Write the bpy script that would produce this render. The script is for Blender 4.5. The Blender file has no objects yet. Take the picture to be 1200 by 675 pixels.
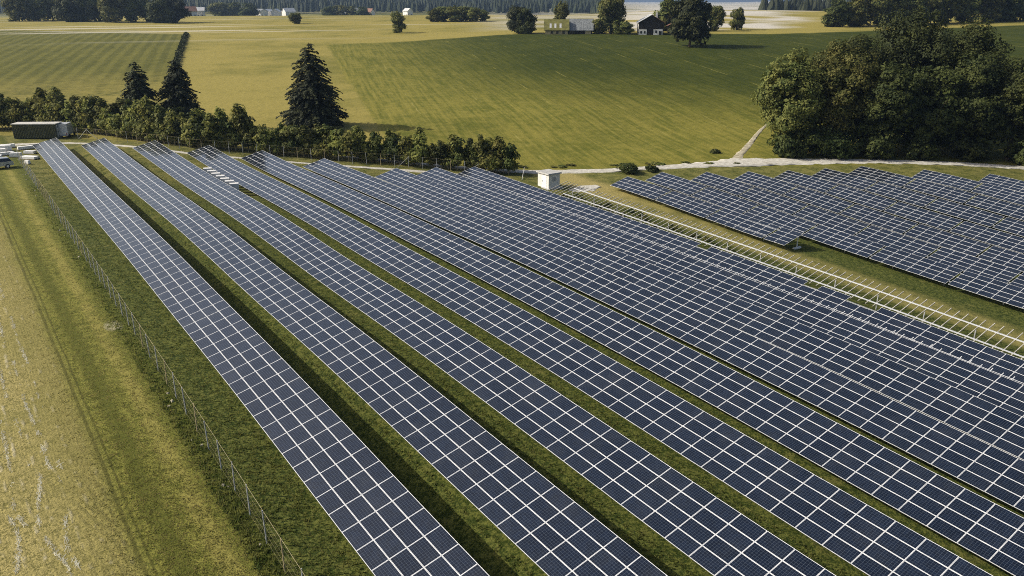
import bpy, math, random
import numpy as np
from mathutils import Vector, Matrix

R = math.radians
scene = bpy.context.scene
col = scene.collection

# ------------------------------------------------------------------ camera, sky, sun, exposure
CZ = 25.0
PITCH, YAW, FPX = R(19.971), R(35.526), 928.74
cam_d = bpy.data.cameras.new('camera')
cam_d.sensor_width = 36.0
cam_d.lens = 36.0 * FPX / 1200.0
cam_d.clip_start = 0.5
cam_d.clip_end = 30000
cam = bpy.data.objects.new('camera', cam_d)
cam.location = (0, 0, CZ)
cam.rotation_euler = (R(90) - PITCH, 0, -YAW)
col.objects.link(cam)
scene.camera = cam

SUN_EL, SUN_AZ = R(35), R(38)            # elevation; azimuth counted from -X towards +Y
sun_dir = Vector((-math.cos(SUN_AZ) * math.cos(SUN_EL), math.sin(SUN_AZ) * math.cos(SUN_EL), math.sin(SUN_EL)))
world = bpy.data.worlds.new('World')
scene.world = world
world.use_nodes = True
wn = world.node_tree
sky = wn.nodes.new('ShaderNodeTexSky')
sky.sky_type = 'NISHITA'
sky.sun_disc = False
sky.sun_elevation = SUN_EL
sky.sun_rotation = math.atan2(sun_dir.x, sun_dir.y)
sky.air_density = 1.0
sky.dust_density = 5.0
sky.ozone_density = 1.0
wn.nodes['Background'].inputs['Strength'].default_value = 0.115
wn.links.new(sky.outputs[0], wn.nodes['Background'].inputs['Color'])

sun_l = bpy.data.lights.new('sun', 'SUN')
sun_l.energy = 4.8
sun_l.angle = R(0.53)
sun_l.color = (1.0, 0.93, 0.80)
sun_o = bpy.data.objects.new('sun', sun_l)
sun_o.rotation_euler = sun_dir.to_track_quat('Z', 'Y').to_euler()
sun_o.location = (-60, 40, 120)
col.objects.link(sun_o)

scene.view_settings.view_transform = 'Standard'
scene.view_settings.look = 'None'
scene.view_settings.exposure = 0.0
scene.view_settings.gamma = 1.0
scene.view_settings.use_curve_mapping = False
scene.render.engine = 'CYCLES'
scene.cycles.use_denoising = False
scene.cycles.filter_width = 1.0
scene.cycles.max_bounces = 6
scene.cycles.diffuse_bounces = 2
scene.cycles.glossy_bounces = 3
scene.cycles.transmission_bounces = 2
scene.cycles.transparent_max_bounces = 6
scene.cycles.volume_bounces = 0

# ------------------------------------------------------------------ terrain heights
LOW=0.85
_near=[(12.5,163,-24.1),(12.5,121,-24.05),(12.5,96,-24.1),(12.5,72,-24.15),(12.5,64,-24.4),(12.5,53,-24.54),(12.5,28.8,-25.65),
(19.3,155,-24.0),(19.3,137,-24.25),(19.3,118,-24.3),(19.3,97,-24.05),(19.3,83,-24.25),(19.3,55,-24.8),(19.3,27.5,-25.72),
(26.3,150,-24.1),(26.3,131,-24.3),(26.3,115,-24.6),(26.3,69,-25.2),(26.3,40,-25.6),(33.3,141,-24.5),(33.3,132,-24.8),(40.3,134,-25.1),(40.3,19.6,-27.4),
(47.2,127,-25.8),(47.2,67,-25.95),(47.2,24,-27.54),(47.2,17,-27.97),(54.2,112.6,-26.1),(54.2,30,-27.8),(54.2,18,-28.6),(61,29,-28.55),(61,21,-29.1),(68,25,-30.15),(68,41,-29.2),(68,80,-27.95),(65,112,-26.95),(72,112,-27.6),
(75,43,-29.9),(75,84,-28.6),(75,27,-30.7),(88,95,-28.8),(88,72,-30.0),(88,60,-30.7),(95,75,-30.0),(95,63,-31.0),(95,34,-32.6),(92,96,-28.4),(99,94.5,-28.3),(106,91,-28.5),(113,87,-28.75),(120,84,-28.85),(127,82,-28.85),(134,79,-28.9),(140,71,-29.),(147,63,-29.2),
(3.8,35,-24.85),(3.8,68,-24.05),(3.8,120,-23.7),(-30,40,-24.6),(-30,100,-23.7),(-60,60,-24.2),(-20,0,-25.8),(20,0,-26.5),(60,0,-30.2),(150,30,-32.0),(120,40,-32.4),(170,60,-30.),(100,0,-33.5),(160,0,-34.)]
_N=np.array(_near);_P=_N[:,:2]/50.0;_V=_N[:,2]-LOW+CZ
def _k(r2): return np.where(r2>1e-12,0.5*r2*np.log(np.maximum(r2,1e-12)),0.0)
_n=len(_P);_d=((_P[:,None]-_P[None])**2).sum(-1)
_A=np.zeros((_n+3,_n+3));_A[:_n,:_n]=_k(_d)+0.03*np.eye(_n)
_A[:_n,_n]=1;_A[:_n,_n+1:]=_P;_A[_n,:_n]=1;_A[_n+1:,:_n]=_P.T
_c=np.linalg.solve(_A,np.r_[_V,0,0,0])
# far profiles: azimuth (deg clockwise from +Y) -> (distance, height relative to the camera)
_prof={-70:[(150,-24.6),(250,-24),(350,-20),(450,-17),(600,-14),(800,-13),(1100,-22),(1500,-20),(2200,-6),(3000,6),(4500,22),(7500,30)],
 12:[(150,-24.8),(185,-25.3),(250,-23.3),(350,-18.6),(450,-15.4),(600,-13.6),(800,-12.4),(1100,-22),(1500,-20),(2200,-4),(3000,10),(4500,26),(7500,30)],
 26:[(140,-25.6),(180,-26.2),(250,-23.3),(350,-18),(450,-15),(600,-12.8),(760,-11.8),(1100,-24),(1500,-22),(2200,-5),(3000,6),(4500,16),(7500,20)],
 38:[(135,-29),(165,-27.8),(250,-22.0),(330,-16.6),(380,-14.8),(450,-14.2),(620,-12.2),(760,-11.6),(1100,-24),(1500,-24),(2200,-12),(3000,-8),(4500,-16),(7500,-25)],
 48:[(150,-30),(180,-28.2),(250,-23.0),(330,-17.0),(380,-15.0),(450,-13.8),(640,-8.8),(820,-7.2),(1150,-22),(1500,-26),(2200,-22),(3000,-22),(4500,-26),(7500,-30)],
 60:[(150,-29.6),(190,-27.5),(250,-23.6),(330,-18),(400,-15.0),(480,-13.2),(640,-9.6),(800,-8.5),(1150,-21),(1500,-24),(2200,-16),(3000,-10),(4500,0),(7500,10)],
 110:[(150,-29.6),(190,-28),(250,-24),(330,-19),(400,-16.5),(480,-14),(640,-12),(800,-14),(1100,-22),(1500,-24),(2200,-16),(3000,-10),(4500,0),(7500,10)]}
_az=np.array(sorted(_prof),float)
_lr=np.linspace(np.log(100),np.log(8000),160)
_T=np.array([np.interp(_lr,[np.log(d) for d,_ in _prof[a]],[z for _,z in _prof[a]]) for a in sorted(_prof)])
_ker=np.exp(-0.5*(np.arange(-9,10)/2.6)**2);_ker/=_ker.sum()
_T=np.array([np.convolve(np.pad(t,9,mode='edge'),_ker,'valid') for t in _T])
def G(X,Y):
    X=np.atleast_1d(np.asarray(X,float));Y=np.atleast_1d(np.asarray(Y,float));sh=X.shape
    X=X.ravel();Y=Y.ravel();R=np.hypot(X,Y)
    Xn=np.clip(X,-90,200);Yn=np.clip(Y,-60,200)
    out=np.empty(len(X))
    for s in range(0,len(X),20000):
        q=np.stack([Xn[s:s+20000],Yn[s:s+20000]],-1)/50
        out[s:s+20000]=_k(((q[:,None]-_P[None])**2).sum(-1))@_c[:_n]+_c[_n]+q@_c[_n+1:]
    a=np.degrees(np.arctan2(X,Y));a=np.clip(a,-70,110)
    u=(np.log(np.maximum(R,100))-_lr[0])/(_lr[1]-_lr[0]);u=np.clip(u,0,len(_lr)-1.001);iu=u.astype(int);fu=u-iu
    k=np.clip(np.searchsorted(_az,a,side='right')-1,0,len(_az)-2);fa=(a-_az[k])/(_az[k+1]-_az[k]);fa=fa*fa*(3-2*fa)
    far=(1-fa)*((1-fu)*_T[k,iu]+fu*_T[k,iu+1])+fa*((1-fu)*_T[k+1,iu]+fu*_T[k+1,iu+1])+CZ
    # how far past the edge of the solar park
    e=np.maximum((Y-(162-0.72*np.maximum(X-14,0)+0.38*np.maximum(X-82,0)))/1.2,0);e=np.where(X<-60,np.maximum(e,(-60-X)*.8),e);e=np.where(X>165,np.maximum(e,X-165),e);e=np.where(Y<-30,np.maximum(e,-30-Y),e)
    w=np.clip(e/45,0,1);w=w*w*(3-2*w)
    out=out-0.75*np.exp(-((X-17.75)/1.45)**4)*np.clip((165-Y)/12,0,1)*np.clip((Y+5)/10,0,1)  # ground dip added along the first row to widen its shadow
    return ((1-w)*out+w*far).reshape(sh)
def g1(x,y): return float(G([x],[y])[0])

# ------------------------------------------------------------------ node helpers
class S:
    """a socket (or a number) that can be added, multiplied ... to grow a node tree"""
    def __init__(self, nt, s): self.nt, self.s = nt, s
    def m(self, op, *o, clamp=False):
        n = self.nt.nodes.new('ShaderNodeMath'); n.operation = op; n.use_clamp = clamp
        for i, a in enumerate((self,) + o): put(self.nt, n.inputs[i], a)
        return S(self.nt, n.outputs[0])
    def __add__(self, o): return self.m('ADD', o)
    __radd__ = __add__
    def __sub__(self, o): return self.m('SUBTRACT', o)
    def __rsub__(self, o): return (self * -1.0) + o
    def __mul__(self, o): return self.m('MULTIPLY', o)
    __rmul__ = __mul__
    def __truediv__(self, o): return self.m('DIVIDE', o)
    def min(self, o): return self.m('MINIMUM', o)
    def max(self, o): return self.m('MAXIMUM', o)
    def abs(self): return self.m('ABSOLUTE')
    def fract(self): return self.m('FRACT')
    def ss(self, a, b, lo=0.0, hi=1.0):
        n = self.nt.nodes.new('ShaderNodeMapRange'); n.interpolation_type = 'SMOOTHSTEP'
        put(self.nt, n.inputs[0], self)
        for k, v in ((1, a), (2, b), (3, lo), (4, hi)): n.inputs[k].default_value = v
        return S(self.nt, n.outputs[0])


def put(nt, inp, v):
    if isinstance(v, S): nt.links.new(v.s, inp)
    else: inp.default_value = v


def rgb(c): return (c[0], c[1], c[2], 1.0)


def cmix(nt, f, a, b, mode='MIX'):
    n = nt.nodes.new('ShaderNodeMix'); n.data_type = 'RGBA'; n.blend_type = mode
    put(nt, n.inputs[0], f)
    put(nt, n.inputs[6], a if isinstance(a, S) else rgb(a))
    put(nt, n.inputs[7], b if isinstance(b, S) else rgb(b))
    return S(nt, n.outputs[2])


def noise(nt, vec, scale, detail=2.0, rough=0.5, dist=0.0):
    n = nt.nodes.new('ShaderNodeTexNoise')
    n.inputs['Scale'].default_value = scale; n.inputs['Detail'].default_value = detail
    n.inputs['Roughness'].default_value = rough; n.inputs['Distortion'].default_value = dist
    if vec is not None: nt.links.new(vec.s, n.inputs['Vector'])
    return S(nt, n.outputs[0])


def vec3(nt, x, y, z):
    n = nt.nodes.new('ShaderNodeCombineXYZ')
    for i, v in enumerate((x, y, z)): put(nt, n.inputs[i], v)
    return S(nt, n.outputs[0])


def new_mat(name):
    m = bpy.data.materials.new(name); m.use_nodes = True
    nt = m.node_tree
    b = nt.nodes['Principled BSDF']
    return m, nt, b


def position(nt):
    g = nt.nodes.new('ShaderNodeNewGeometry'); s = nt.nodes.new('ShaderNodeSeparateXYZ')
    nt.links.new(g.outputs['Position'], s.inputs[0])
    return S(nt, g.outputs['Position']), S(nt, s.outputs[0]), S(nt, s.outputs[1]), S(nt, s.outputs[2])


def bump(nt, b, h, strength=0.5, distance=0.05):
    n = nt.nodes.new('ShaderNodeBump'); n.inputs['Strength'].default_value = strength; n.inputs['Distance'].default_value = distance
    put(nt, n.inputs['Height'], h); nt.links.new(n.outputs[0], b.inputs['Normal'])


def simple(name, c, rough=0.6, metal=0.0, var=0.15, scale=3.0, spec=0.5):
    m, nt, b = new_mat(name)
    P, x, y, z = position(nt)
    f = noise(nt, P, scale, 3.0)
    put(nt, b.inputs['Base Color'], cmix(nt, f.ss(0.3, 0.7), [v * (1 - var) for v in c], [min(1, v * (1 + var)) for v in c]))
    b.inputs['Roughness'].default_value = rough; b.inputs['Metallic'].default_value = metal
    b.inputs['Specular IOR Level'].default_value = spec
    return m


def foliage(name, dark, light, scale=0.35, trans=0.25):
    m, nt, b = new_mat(name)
    P, x, y, z = position(nt)
    oi = nt.nodes.new('ShaderNodeObjectInfo'); rnd = S(nt, oi.outputs['Random'])
    f = noise(nt, P, scale, 3.0, 0.6)
    c = cmix(nt, f.ss(0.32, 0.68), dark, light)
    hs = nt.nodes.new('ShaderNodeHueSaturation')
    put(nt, hs.inputs['Hue'], rnd * 0.03 + 0.485); put(nt, hs.inputs['Value'], rnd * 0.4 + 0.8); hs.inputs['Saturation'].default_value = 0.95
    nt.links.new(c.s, hs.inputs['Color'])
    nt.links.new(hs.outputs[0], b.inputs['Base Color'])
    b.inputs['Roughness'].default_value = 0.75; b.inputs['Specular IOR Level'].default_value = 0.25
    t = nt.nodes.new('ShaderNodeBsdfTranslucent'); nt.links.new(hs.outputs[0], t.inputs['Color'])
    mx = nt.nodes.new('ShaderNodeMixShader'); mx.inputs[0].default_value = trans
    nt.links.new(b.outputs[0], mx.inputs[1]); nt.links.new(t.outputs[0], mx.inputs[2])
    nt.links.new(mx.outputs[0], nt.nodes['Material Output'].inputs[0])
    return m


# ------------------------------------------------------------------ mesh helpers
def tag(o, label=None, cat=None, group=None, kind=None):
    for k, v in (('label', label), ('category', cat), ('group', group), ('kind', kind)):
        if v: o[k] = v
    return o


def empty(name, loc, rz=0.0):
    o = bpy.data.objects.new(name, None); o.empty_display_size = 0.3
    o.location = loc; o.rotation_euler = (0, 0, rz); col.objects.link(o)
    return o


def link(name, me, parent=None, loc=(0, 0, 0), rot=None):
    o = bpy.data.objects.new(name, me); o.location = loc
    if rot is not None: o.rotation_euler = rot
    if parent is not None: o.parent = parent
    col.objects.link(o)
    return o


def mesh_np(name, verts, quads, mat=None, smooth=False):
    """verts (n,3), quads (m,k) numpy -> mesh"""
    me = bpy.data.meshes.new(name)
    verts = np.asarray(verts, np.float32); quads = np.asarray(quads, np.int32); k = quads.shape[1]
    me.vertices.add(len(verts)); me.vertices.foreach_set('co', verts.ravel())
    me.loops.add(quads.size); me.loops.foreach_set('vertex_index', quads.ravel())
    me.polygons.add(len(quads)); me.polygons.foreach_set('loop_start', np.arange(0, quads.size, k, dtype=np.int32))
    me.polygons.foreach_set('loop_total', np.full(len(quads), k, np.int32))
    me.polygons.foreach_set('use_smooth', np.full(len(quads), bool(smooth)))
    me.update(calc_edges=True)
    if mat: me.materials.append(mat)
    return me


class MB:
    """collects boxes, bars, tubes and faces of ONE part"""
    def __init__(self): self.v, self.f = [], []
    def quad(self, *p):
        k = len(self.v); self.v += [tuple(q) for q in p]; self.f.append(tuple(range(k, k + len(p)))); return self
    def hexa(self, p):
        k = len(self.v); self.v += [tuple(q) for q in p]
        for a in ((0, 3, 2, 1), (4, 5, 6, 7), (0, 1, 5, 4), (1, 2, 6, 5), (2, 3, 7, 6), (3, 0, 4, 7)): self.f.append(tuple(k + i for i in a))
        return self
    def box(self, x0, x1, y0, y1, z0, z1):
        return self.hexa([(x0, y0, z0), (x1, y0, z0), (x1, y1, z0), (x0, y1, z0), (x0, y0, z1), (x1, y0, z1), (x1, y1, z1), (x0, y1, z1)])
    def bar(self, a, b, w, h, up=(0, 0, 1)):
        a, b = Vector(a), Vector(b); d = (b - a).normalized(); u = Vector(up)
        s = d.cross(u)
        if s.length < 1e-4: s = d.cross(Vector((1, 0, 0)))
        s.normalize(); u = s.cross(d); s *= w / 2; u *= h / 2
        return self.hexa([a - s - u, a + s - u, b + s - u, b - s - u, a - s + u, a + s + u, b + s + u, b - s + u])
    def tube(self, pts, rad, n=6, cap=True):
        k = len(self.v); pts = [Vector(p) for p in pts]; m = len(pts)
        for i, p in enumerate(pts):
            d = (pts[min(i + 1, m - 1)] - pts[max(i - 1, 0)]).normalized()
            s = d.cross(Vector((0.13, 0.97, 0.2)))
            if s.length < 1e-3: s = d.cross(Vector((1, 0, 0)))
            s.normalize(); u = s.cross(d)
            for j in range(n):
                a = 2 * math.pi * j / n
                self.v.append(tuple(p + (s * math.cos(a) + u * math.sin(a)) * rad[i]))
        for i in range(m - 1):
            for j in range(n):
                self.f.append((k + i * n + j, k + i * n + (j + 1) % n, k + (i + 1) * n + (j + 1) % n, k + (i + 1) * n + j))
        if cap:
            self.f.append(tuple(k + j for j in range(n))); self.f.append(tuple(k + (m - 1) * n + n - 1 - j for j in range(n)))
        return self
    def mesh(self, name, mat, smooth=False):
        me = bpy.data.meshes.new(name); me.from_pydata(self.v, [], self.f)
        if smooth:
            for p in me.polygons: p.use_smooth = True
        me.update()
        if mat: me.materials.append(mat)
        return me
    def build(self, name, mat, parent=None, loc=(0, 0, 0), smooth=False, rot=None):
        return link(name, self.mesh(name, mat, smooth), parent, loc, rot)


def project(P):
    """pixel position in the 1200 x 675 frame, used to see which pieces are large enough to be built singly"""
    P = np.asarray(P, float) - np.array((0, 0, CZ))
    cy, sy, cp, sp = math.cos(YAW), math.sin(YAW), math.cos(PITCH), math.sin(PITCH)
    xr = P[..., 0] * cy - P[..., 1] * sy
    fw = P[..., 0] * sy + P[..., 1] * cy
    d = fw * cp - P[..., 2] * sp
    up = fw * sp + P[..., 2] * cp
    d = np.where(np.abs(d) < 1e-6, 1e-6, d)
    return 600 + FPX * xr / d, 337.5 - FPX * up / d, d

# ------------------------------------------------------------------ ground
def ground_material(which):
    m, nt, b = new_mat('ground_cover_' + which)
    P, x, y, z = position(nt)
    Rr = ((x * x) + (y * y)).m('SQRT')
    nb = noise(nt, P, 0.012, 3.0, 0.55)
    nm = noise(nt, P, 0.07, 4.0, 0.6)
    n1 = noise(nt, P, 0.45, 4.0, 0.65)
    n2 = noise(nt, P, 1.8, 4.0, 0.7)
    n3 = noise(nt, P, 6.0, 3.0, 0.7)
    TAN, OLV, GRN, PAL = (0.335, 0.275, 0.105), (0.165, 0.158, 0.040), (0.062, 0.075, 0.016), (0.50, 0.46, 0.36)
    if which != 'far':
        # meadow between the solar rows
        gmix = (n2 * 0.4 + n3 * 0.6).ss(0.42, 0.60)
        grass = cmix(nt, gmix, (0.026, 0.040, 0.007), (0.120, 0.130, 0.030))
        grass = cmix(nt, (n1.ss(0.56, 0.76)) * 0.55, grass, (0.19, 0.17, 0.055))
        # mown verge outside the fence, with wheel tracks
        xw = x + (nm - 0.5) * 0.9 + (n1 - 0.5) * 0.35
        n4 = noise(nt, P, 15.0, 2.0, 0.7)
        verge = cmix(nt, (n2 * 0.35 + n3 * 0.3 + n4 * 0.35).ss(0.42, 0.57), (0.085, 0.090, 0.021), (0.235, 0.215, 0.065))
        dk = ((xw - 5.3).abs().ss(0.25, 0.75) * -1.0 + 1.0) * 0.65
        verge = cmix(nt, dk, verge, (0.075, 0.080, 0.018))
        lt = ((xw - 7.15).abs().ss(0.2, 0.7) * -1.0 + 1.0) * 0.7 * n1.ss(0.3, 0.6)
        verge = cmix(nt, lt, verge, (0.30, 0.25, 0.095))
        verge = cmix(nt, (xw + (n2 - 0.5) * 1.2).ss(7.4, 9.0) * 0.8, verge, grass)
        verge = cmix(nt, 1.0, verge, (0.90, 0.95, 0.68), 'MULTIPLY')
        # stubble field with straw rows, straight drill lines and turning marks
        wav = noise(nt, vec3(nt, x * 0.10, y * 0.03, 0.0), 1.0, 1.0)
        s = x * 1.15 + y * 0.012 + wav * 2.2
        fr = ((s + (n2 - 0.5) * 0.25).fract() - 0.5).abs()
        straw = (fr.ss(0.02, 0.16) * -1.0 + 1.0) * noise(nt, vec3(nt, x * 1.2, y * 0.8, 3.0), 1.0, 3.0).ss(0.50, 0.66)
        s2 = (s * 5.0 + (n2 - 0.5) * 0.8).fract()
        furrow = (s2 - 0.5).abs().ss(0.05, 0.45)
        rx_ = x + 16.0 + (nm - 0.5) * 5.0; ry_ = y - 27.0
        rad_ = (rx_ * rx_ + ry_ * ry_ * 0.5).m('SQRT')
        curl = ((rad_ * 1.9 + (n1 - 0.5) * 2.4).fract() - 0.5).abs() * 2.0
        turn = (y.ss(44.0, 58.0) * -1.0 + 1.0) * nm.ss(0.38, 0.62)
        stub = cmix(nt, (n2 * 0.25 + n3 * 0.35 + n4 * 0.4).ss(0.42, 0.55), (0.125, 0.115, 0.034), (0.370, 0.312, 0.122))
        stub = cmix(nt, nm.ss(0.42, 0.66) * 0.45, stub, (0.185, 0.175, 0.048))
        stub = cmix(nt, furrow * 0.26 * n1.ss(0.4, 0.7), stub, (0.14, 0.135, 0.04))
        stub = cmix(nt, turn * curl.ss(0.55, 0.95) * n2.ss(0.4, 0.6) * 0.55, stub, (0.12, 0.11, 0.035))
        stub = cmix(nt, straw * 0.6, stub, (0.50, 0.45, 0.31))
        stub = cmix(nt, (xw + (n1 - 0.5) * 2.0).ss(-0.5, 3.4) * 0.6, stub, (0.190, 0.172, 0.050))
        ssm = (xw + (n2 - 0.5) * 0.8).ss(2.9, 4.3)
        near = cmix(nt, ssm, stub, verge)
        rut = (((x + (nm - 0.5) * 0.3) - 3.75).abs().ss(0.05, 0.16) * -1.0 + 1.0).max(((x + (nm - 0.5) * 0.3) - 4.15).abs().ss(0.03, 0.10) * -1.0 + 1.0)
        near = cmix(nt, rut * 0.6 * n1.ss(0.25, 0.5), near, (0.05, 0.05, 0.012))
        near = cmix(nt, (xw + (n2 - 0.5) * 0.8).ss(8.8, 9.8), near, grass)
        # drier grass at the far row ends and along the right-hand strip
        dry = ((y + x * 0.45).ss(112.0, 150.0) * n1.ss(0.25, 0.7)) * 0.75
        near = cmix(nt, dry * x.ss(9.0, 10.0), near, (0.22, 0.20, 0.062))
        strip = x.ss(82.0, 84.0) * (x.ss(88.0, 91.0) * -1.0 + 1.0)
        near = cmix(nt, strip * (0.25 + n1.ss(0.3, 0.6) * 0.6), near, (0.26, 0.225, 0.075))
        near = cmix(nt, strip * y.ss(82.0, 100.0) * 0.75, near, TAN)
        bare = (((x - 8.2) * (x - 8.2)) + ((y - 67.6) * (y - 67.6)) * 0.3 + (n1 - 0.5) * 0.8).ss(0.1, 0.7) * -1.0 + 1.0
        near = cmix(nt, bare * n2.ss(0.35, 0.6) * 0.8, near, (0.42, 0.385, 0.27))
    if which != 'near':
        # farmland past the hedge and the road
        q = x * -0.288 + y * 0.08
        stripe = ((x - y * 0.288) * 0.22 + (nm - 0.5) * 0.35).fract().m('SUBTRACT', 0.5).abs().ss(0.12, 0.42)
        drl = noise(nt, vec3(nt, (x - y * 0.288) * 0.7, (y + x * 0.3) * 0.03, 4.0), 1.0, 3.0, 0.65)
        lf = cmix(nt, (stripe * 0.16 + n1 * 0.55 + nm * 0.4 + drl * 0.35).ss(0.45, 1.05), (0.085, 0.090, 0.021), (0.205, 0.19, 0.055))
        lf = cmix(nt, (y.ss(228.0, 300.0) * -1.0 + 1.0) * (nm * 0.6 + n1 * 0.4).ss(0.3, 0.6) * 0.85, lf, TAN)
        tf = cmix(nt, (nb * 0.6 + nm * 0.4).ss(0.46, 0.66), (0.36, 0.295, 0.115), (0.20, 0.185, 0.055))
        tf = cmix(nt, n1.ss(0.55, 0.8) * 0.5, tf, (0.20, 0.18, 0.055))
        line_l = x - (y - 230.0) * 0.288 - 51.0 + (nm - 0.5) * 2.0
        line_lf = y + (x - 35.0) * 1.15 - 509.0
        far = cmix(nt, line_l.ss(-0.8, 0.8), lf, tf)
        far = cmix(nt, line_lf.ss(-4.0, 4.0), far, tf)
        e = x - (y - 144.5) * 0.358 - 72.6 + (nm - 0.5) * 5.0
        gmx = (Rr + (nm - 0.5) * 70.0 + (nb - 0.5) * 60.0).ss(188.0, 262.0) * (e + (nb - 0.5) * 30.0).ss(4.0, 75.0)
        drill = noise(nt, vec3(nt, (x - y * 0.40) * 0.9, (y + x * 0.4) * 0.03, 7.0), 1.0, 3.0, 0.65)
        gf = cmix(nt, (n1 * 0.3 + drill * 0.45 + nm * 0.25).ss(0.38, 0.60), (0.130, 0.138, 0.028), (0.275, 0.240, 0.070))
        gf = cmix(nt, gmx, gf, cmix(nt, (n1 * 0.3 + drill * 0.45 + nm * 0.25).ss(0.40, 0.64), (0.046, 0.062, 0.011), (0.100, 0.108, 0.022)))
        tr = (((x - y * 0.40) * 0.055 + nm * 0.10).fract() - 0.5).abs()
        tram = (tr.ss(0.0, 0.018) * -1.0 + 1.0) * nm.ss(0.5, 0.62)
        gf = cmix(nt, tram * 0.8, gf, (0.36, 0.31, 0.13))
        yt = ((330.0 - (x - 144.0) * 0.15).min((x - 227.0) * -0.8 + 318.0)).max((x - 319.0) * -0.29 + 244.0)
        dt = y - yt + (nm - 0.5) * 8.0
        ing = e.ss(-1.0, 1.0) * (dt.ss(-3.0, 3.0) * -1.0 + 1.0)
        far = cmix(nt, ing, far, gf)
        # pale stubble past the crest
        far = cmix(nt, Rr.ss(820.0, 1000.0), far, cmix(nt, nb.ss(0.42, 0.58), (0.09, 0.10, 0.03), (0.24, 0.22, 0.09)))
        far = cmix(nt, 1.0, far, (0.76, 0.78, 0.52), 'MULTIPLY')
        far = cmix(nt, gmx * ing * 0.8, far, cmix(nt, 1.0, far, (0.72, 0.76, 0.6), 'MULTIPLY'))
        ra = x / y.max(1.0)
        band = noise(nt, vec3(nt, ra * 3.0, Rr * 0.02, 1.0), 1.0, 3.0)
        pal_m = (dt.ss(30.0, 42.0)) * (ra + (nm - 0.5) * 0.15).ss(0.62, 0.72) * ((ra + (nb - 0.5) * 0.5).ss(1.28, 1.42) * -1.0 + 1.0)
        far = cmix(nt, pal_m * band.ss(0.36, 0.52) * (ra.ss(0.86, 1.0) * 0.5 + 0.5), far, (0.50, 0.475, 0.42))
        streak = noise(nt, vec3(nt, ra * 2.0, Rr * 0.05, 5.0), 1.0, 3.0).ss(0.56, 0.68) * (ra.ss(0.60, 0.70) * -1.0 + 1.0) * Rr.ss(380.0, 430.0)
        far = cmix(nt, streak * 0.6, far, (0.56, 0.52, 0.42))
    if which == 'both':
        yb = ((x - 17.0) * -1.07 + 176.0).max((x - 82.0) * -0.53 + 113.5) + (n1 - 0.5) * 2.0
        col_ = cmix(nt, (y - yb).ss(-1.0, 1.5), near, far)
    else: col_ = near if which == 'near' else far
    nt.links.new(col_.s, b.inputs['Base Color'])
    b.inputs['Roughness'].default_value = 0.95; b.inputs['Specular IOR Level'].default_value = 0.1
    if which != 'far':
        bump(nt, b, n2 * 0.5 + n3 * 0.35 + (straw * 0.15 + curl * turn * 0.3 + furrow * 0.02) * (ssm * -1.0 + 1.0), 0.8, 0.2)
    else: bump(nt, b, n1, 0.5, 0.5)
    return m


def axis(a, b, step, lim, grow=1.06):
    c = list(np.arange(a, b + 0.01, step)); s = step
    while c[-1] < lim: s *= grow; c.append(c[-1] + s)
    s = step
    while c[0] > -lim: s *= grow; c.insert(0, c[0] - s)
    return np.array(c)


gx, gy = axis(-50, 176, 2.0, 8200), axis(-10, 200, 2.0, 8200)
GX, GY = np.meshgrid(gx, gy)
gv = np.stack([GX.ravel(), GY.ravel(), G(GX.ravel(), GY.ravel())], -1)
nx_, ny_ = len(gx), len(gy)
ii = (np.arange(ny_ - 1)[:, None] * nx_ + np.arange(nx_ - 1)[None]).ravel()
me_g = mesh_np('ground', gv, np.stack([ii, ii + 1, ii + 1 + nx_, ii + nx_], -1), ground_material('near'), True)
me_g.materials.append(ground_material('both')); me_g.materials.append(ground_material('far'))
gc = 0.25 * (gv[ii] + gv[ii + 1] + gv[ii + 1 + nx_] + gv[ii + nx_])
over = gc[:, 1] - np.maximum(176 - 1.07 * (gc[:, 0] - 17), 113.5 - 0.53 * (gc[:, 0] - 82))
me_g.polygons.foreach_set('material_index', np.where(over < -8, 0, np.where(over > 8, 2, 1)).astype(np.int32))
ground = link('ground', me_g)
tag(ground, kind='structure')


def gravel_material(name, c0, c1):
    m, nt, b = new_mat(name)
    P, x, y, z = position(nt)
    f = noise(nt, P, 1.3, 5.0, 0.7); k = noise(nt, P, 0.25, 3.0)
    c = cmix(nt, f.ss(0.35, 0.65), c0, c1)
    c = cmix(nt, k.ss(0.55, 0.75) * 0.45, c, (0.30, 0.26, 0.13))
    nt.links.new(c.s, b.inputs['Base Color']); b.inputs['Roughness'].default_value = 0.95
    bump(nt, b, f, 0.4, 0.05)
    return m


M_gravel = gravel_material('pale_gravel', (0.38, 0.36, 0.31), (0.58, 0.56, 0.50))


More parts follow.
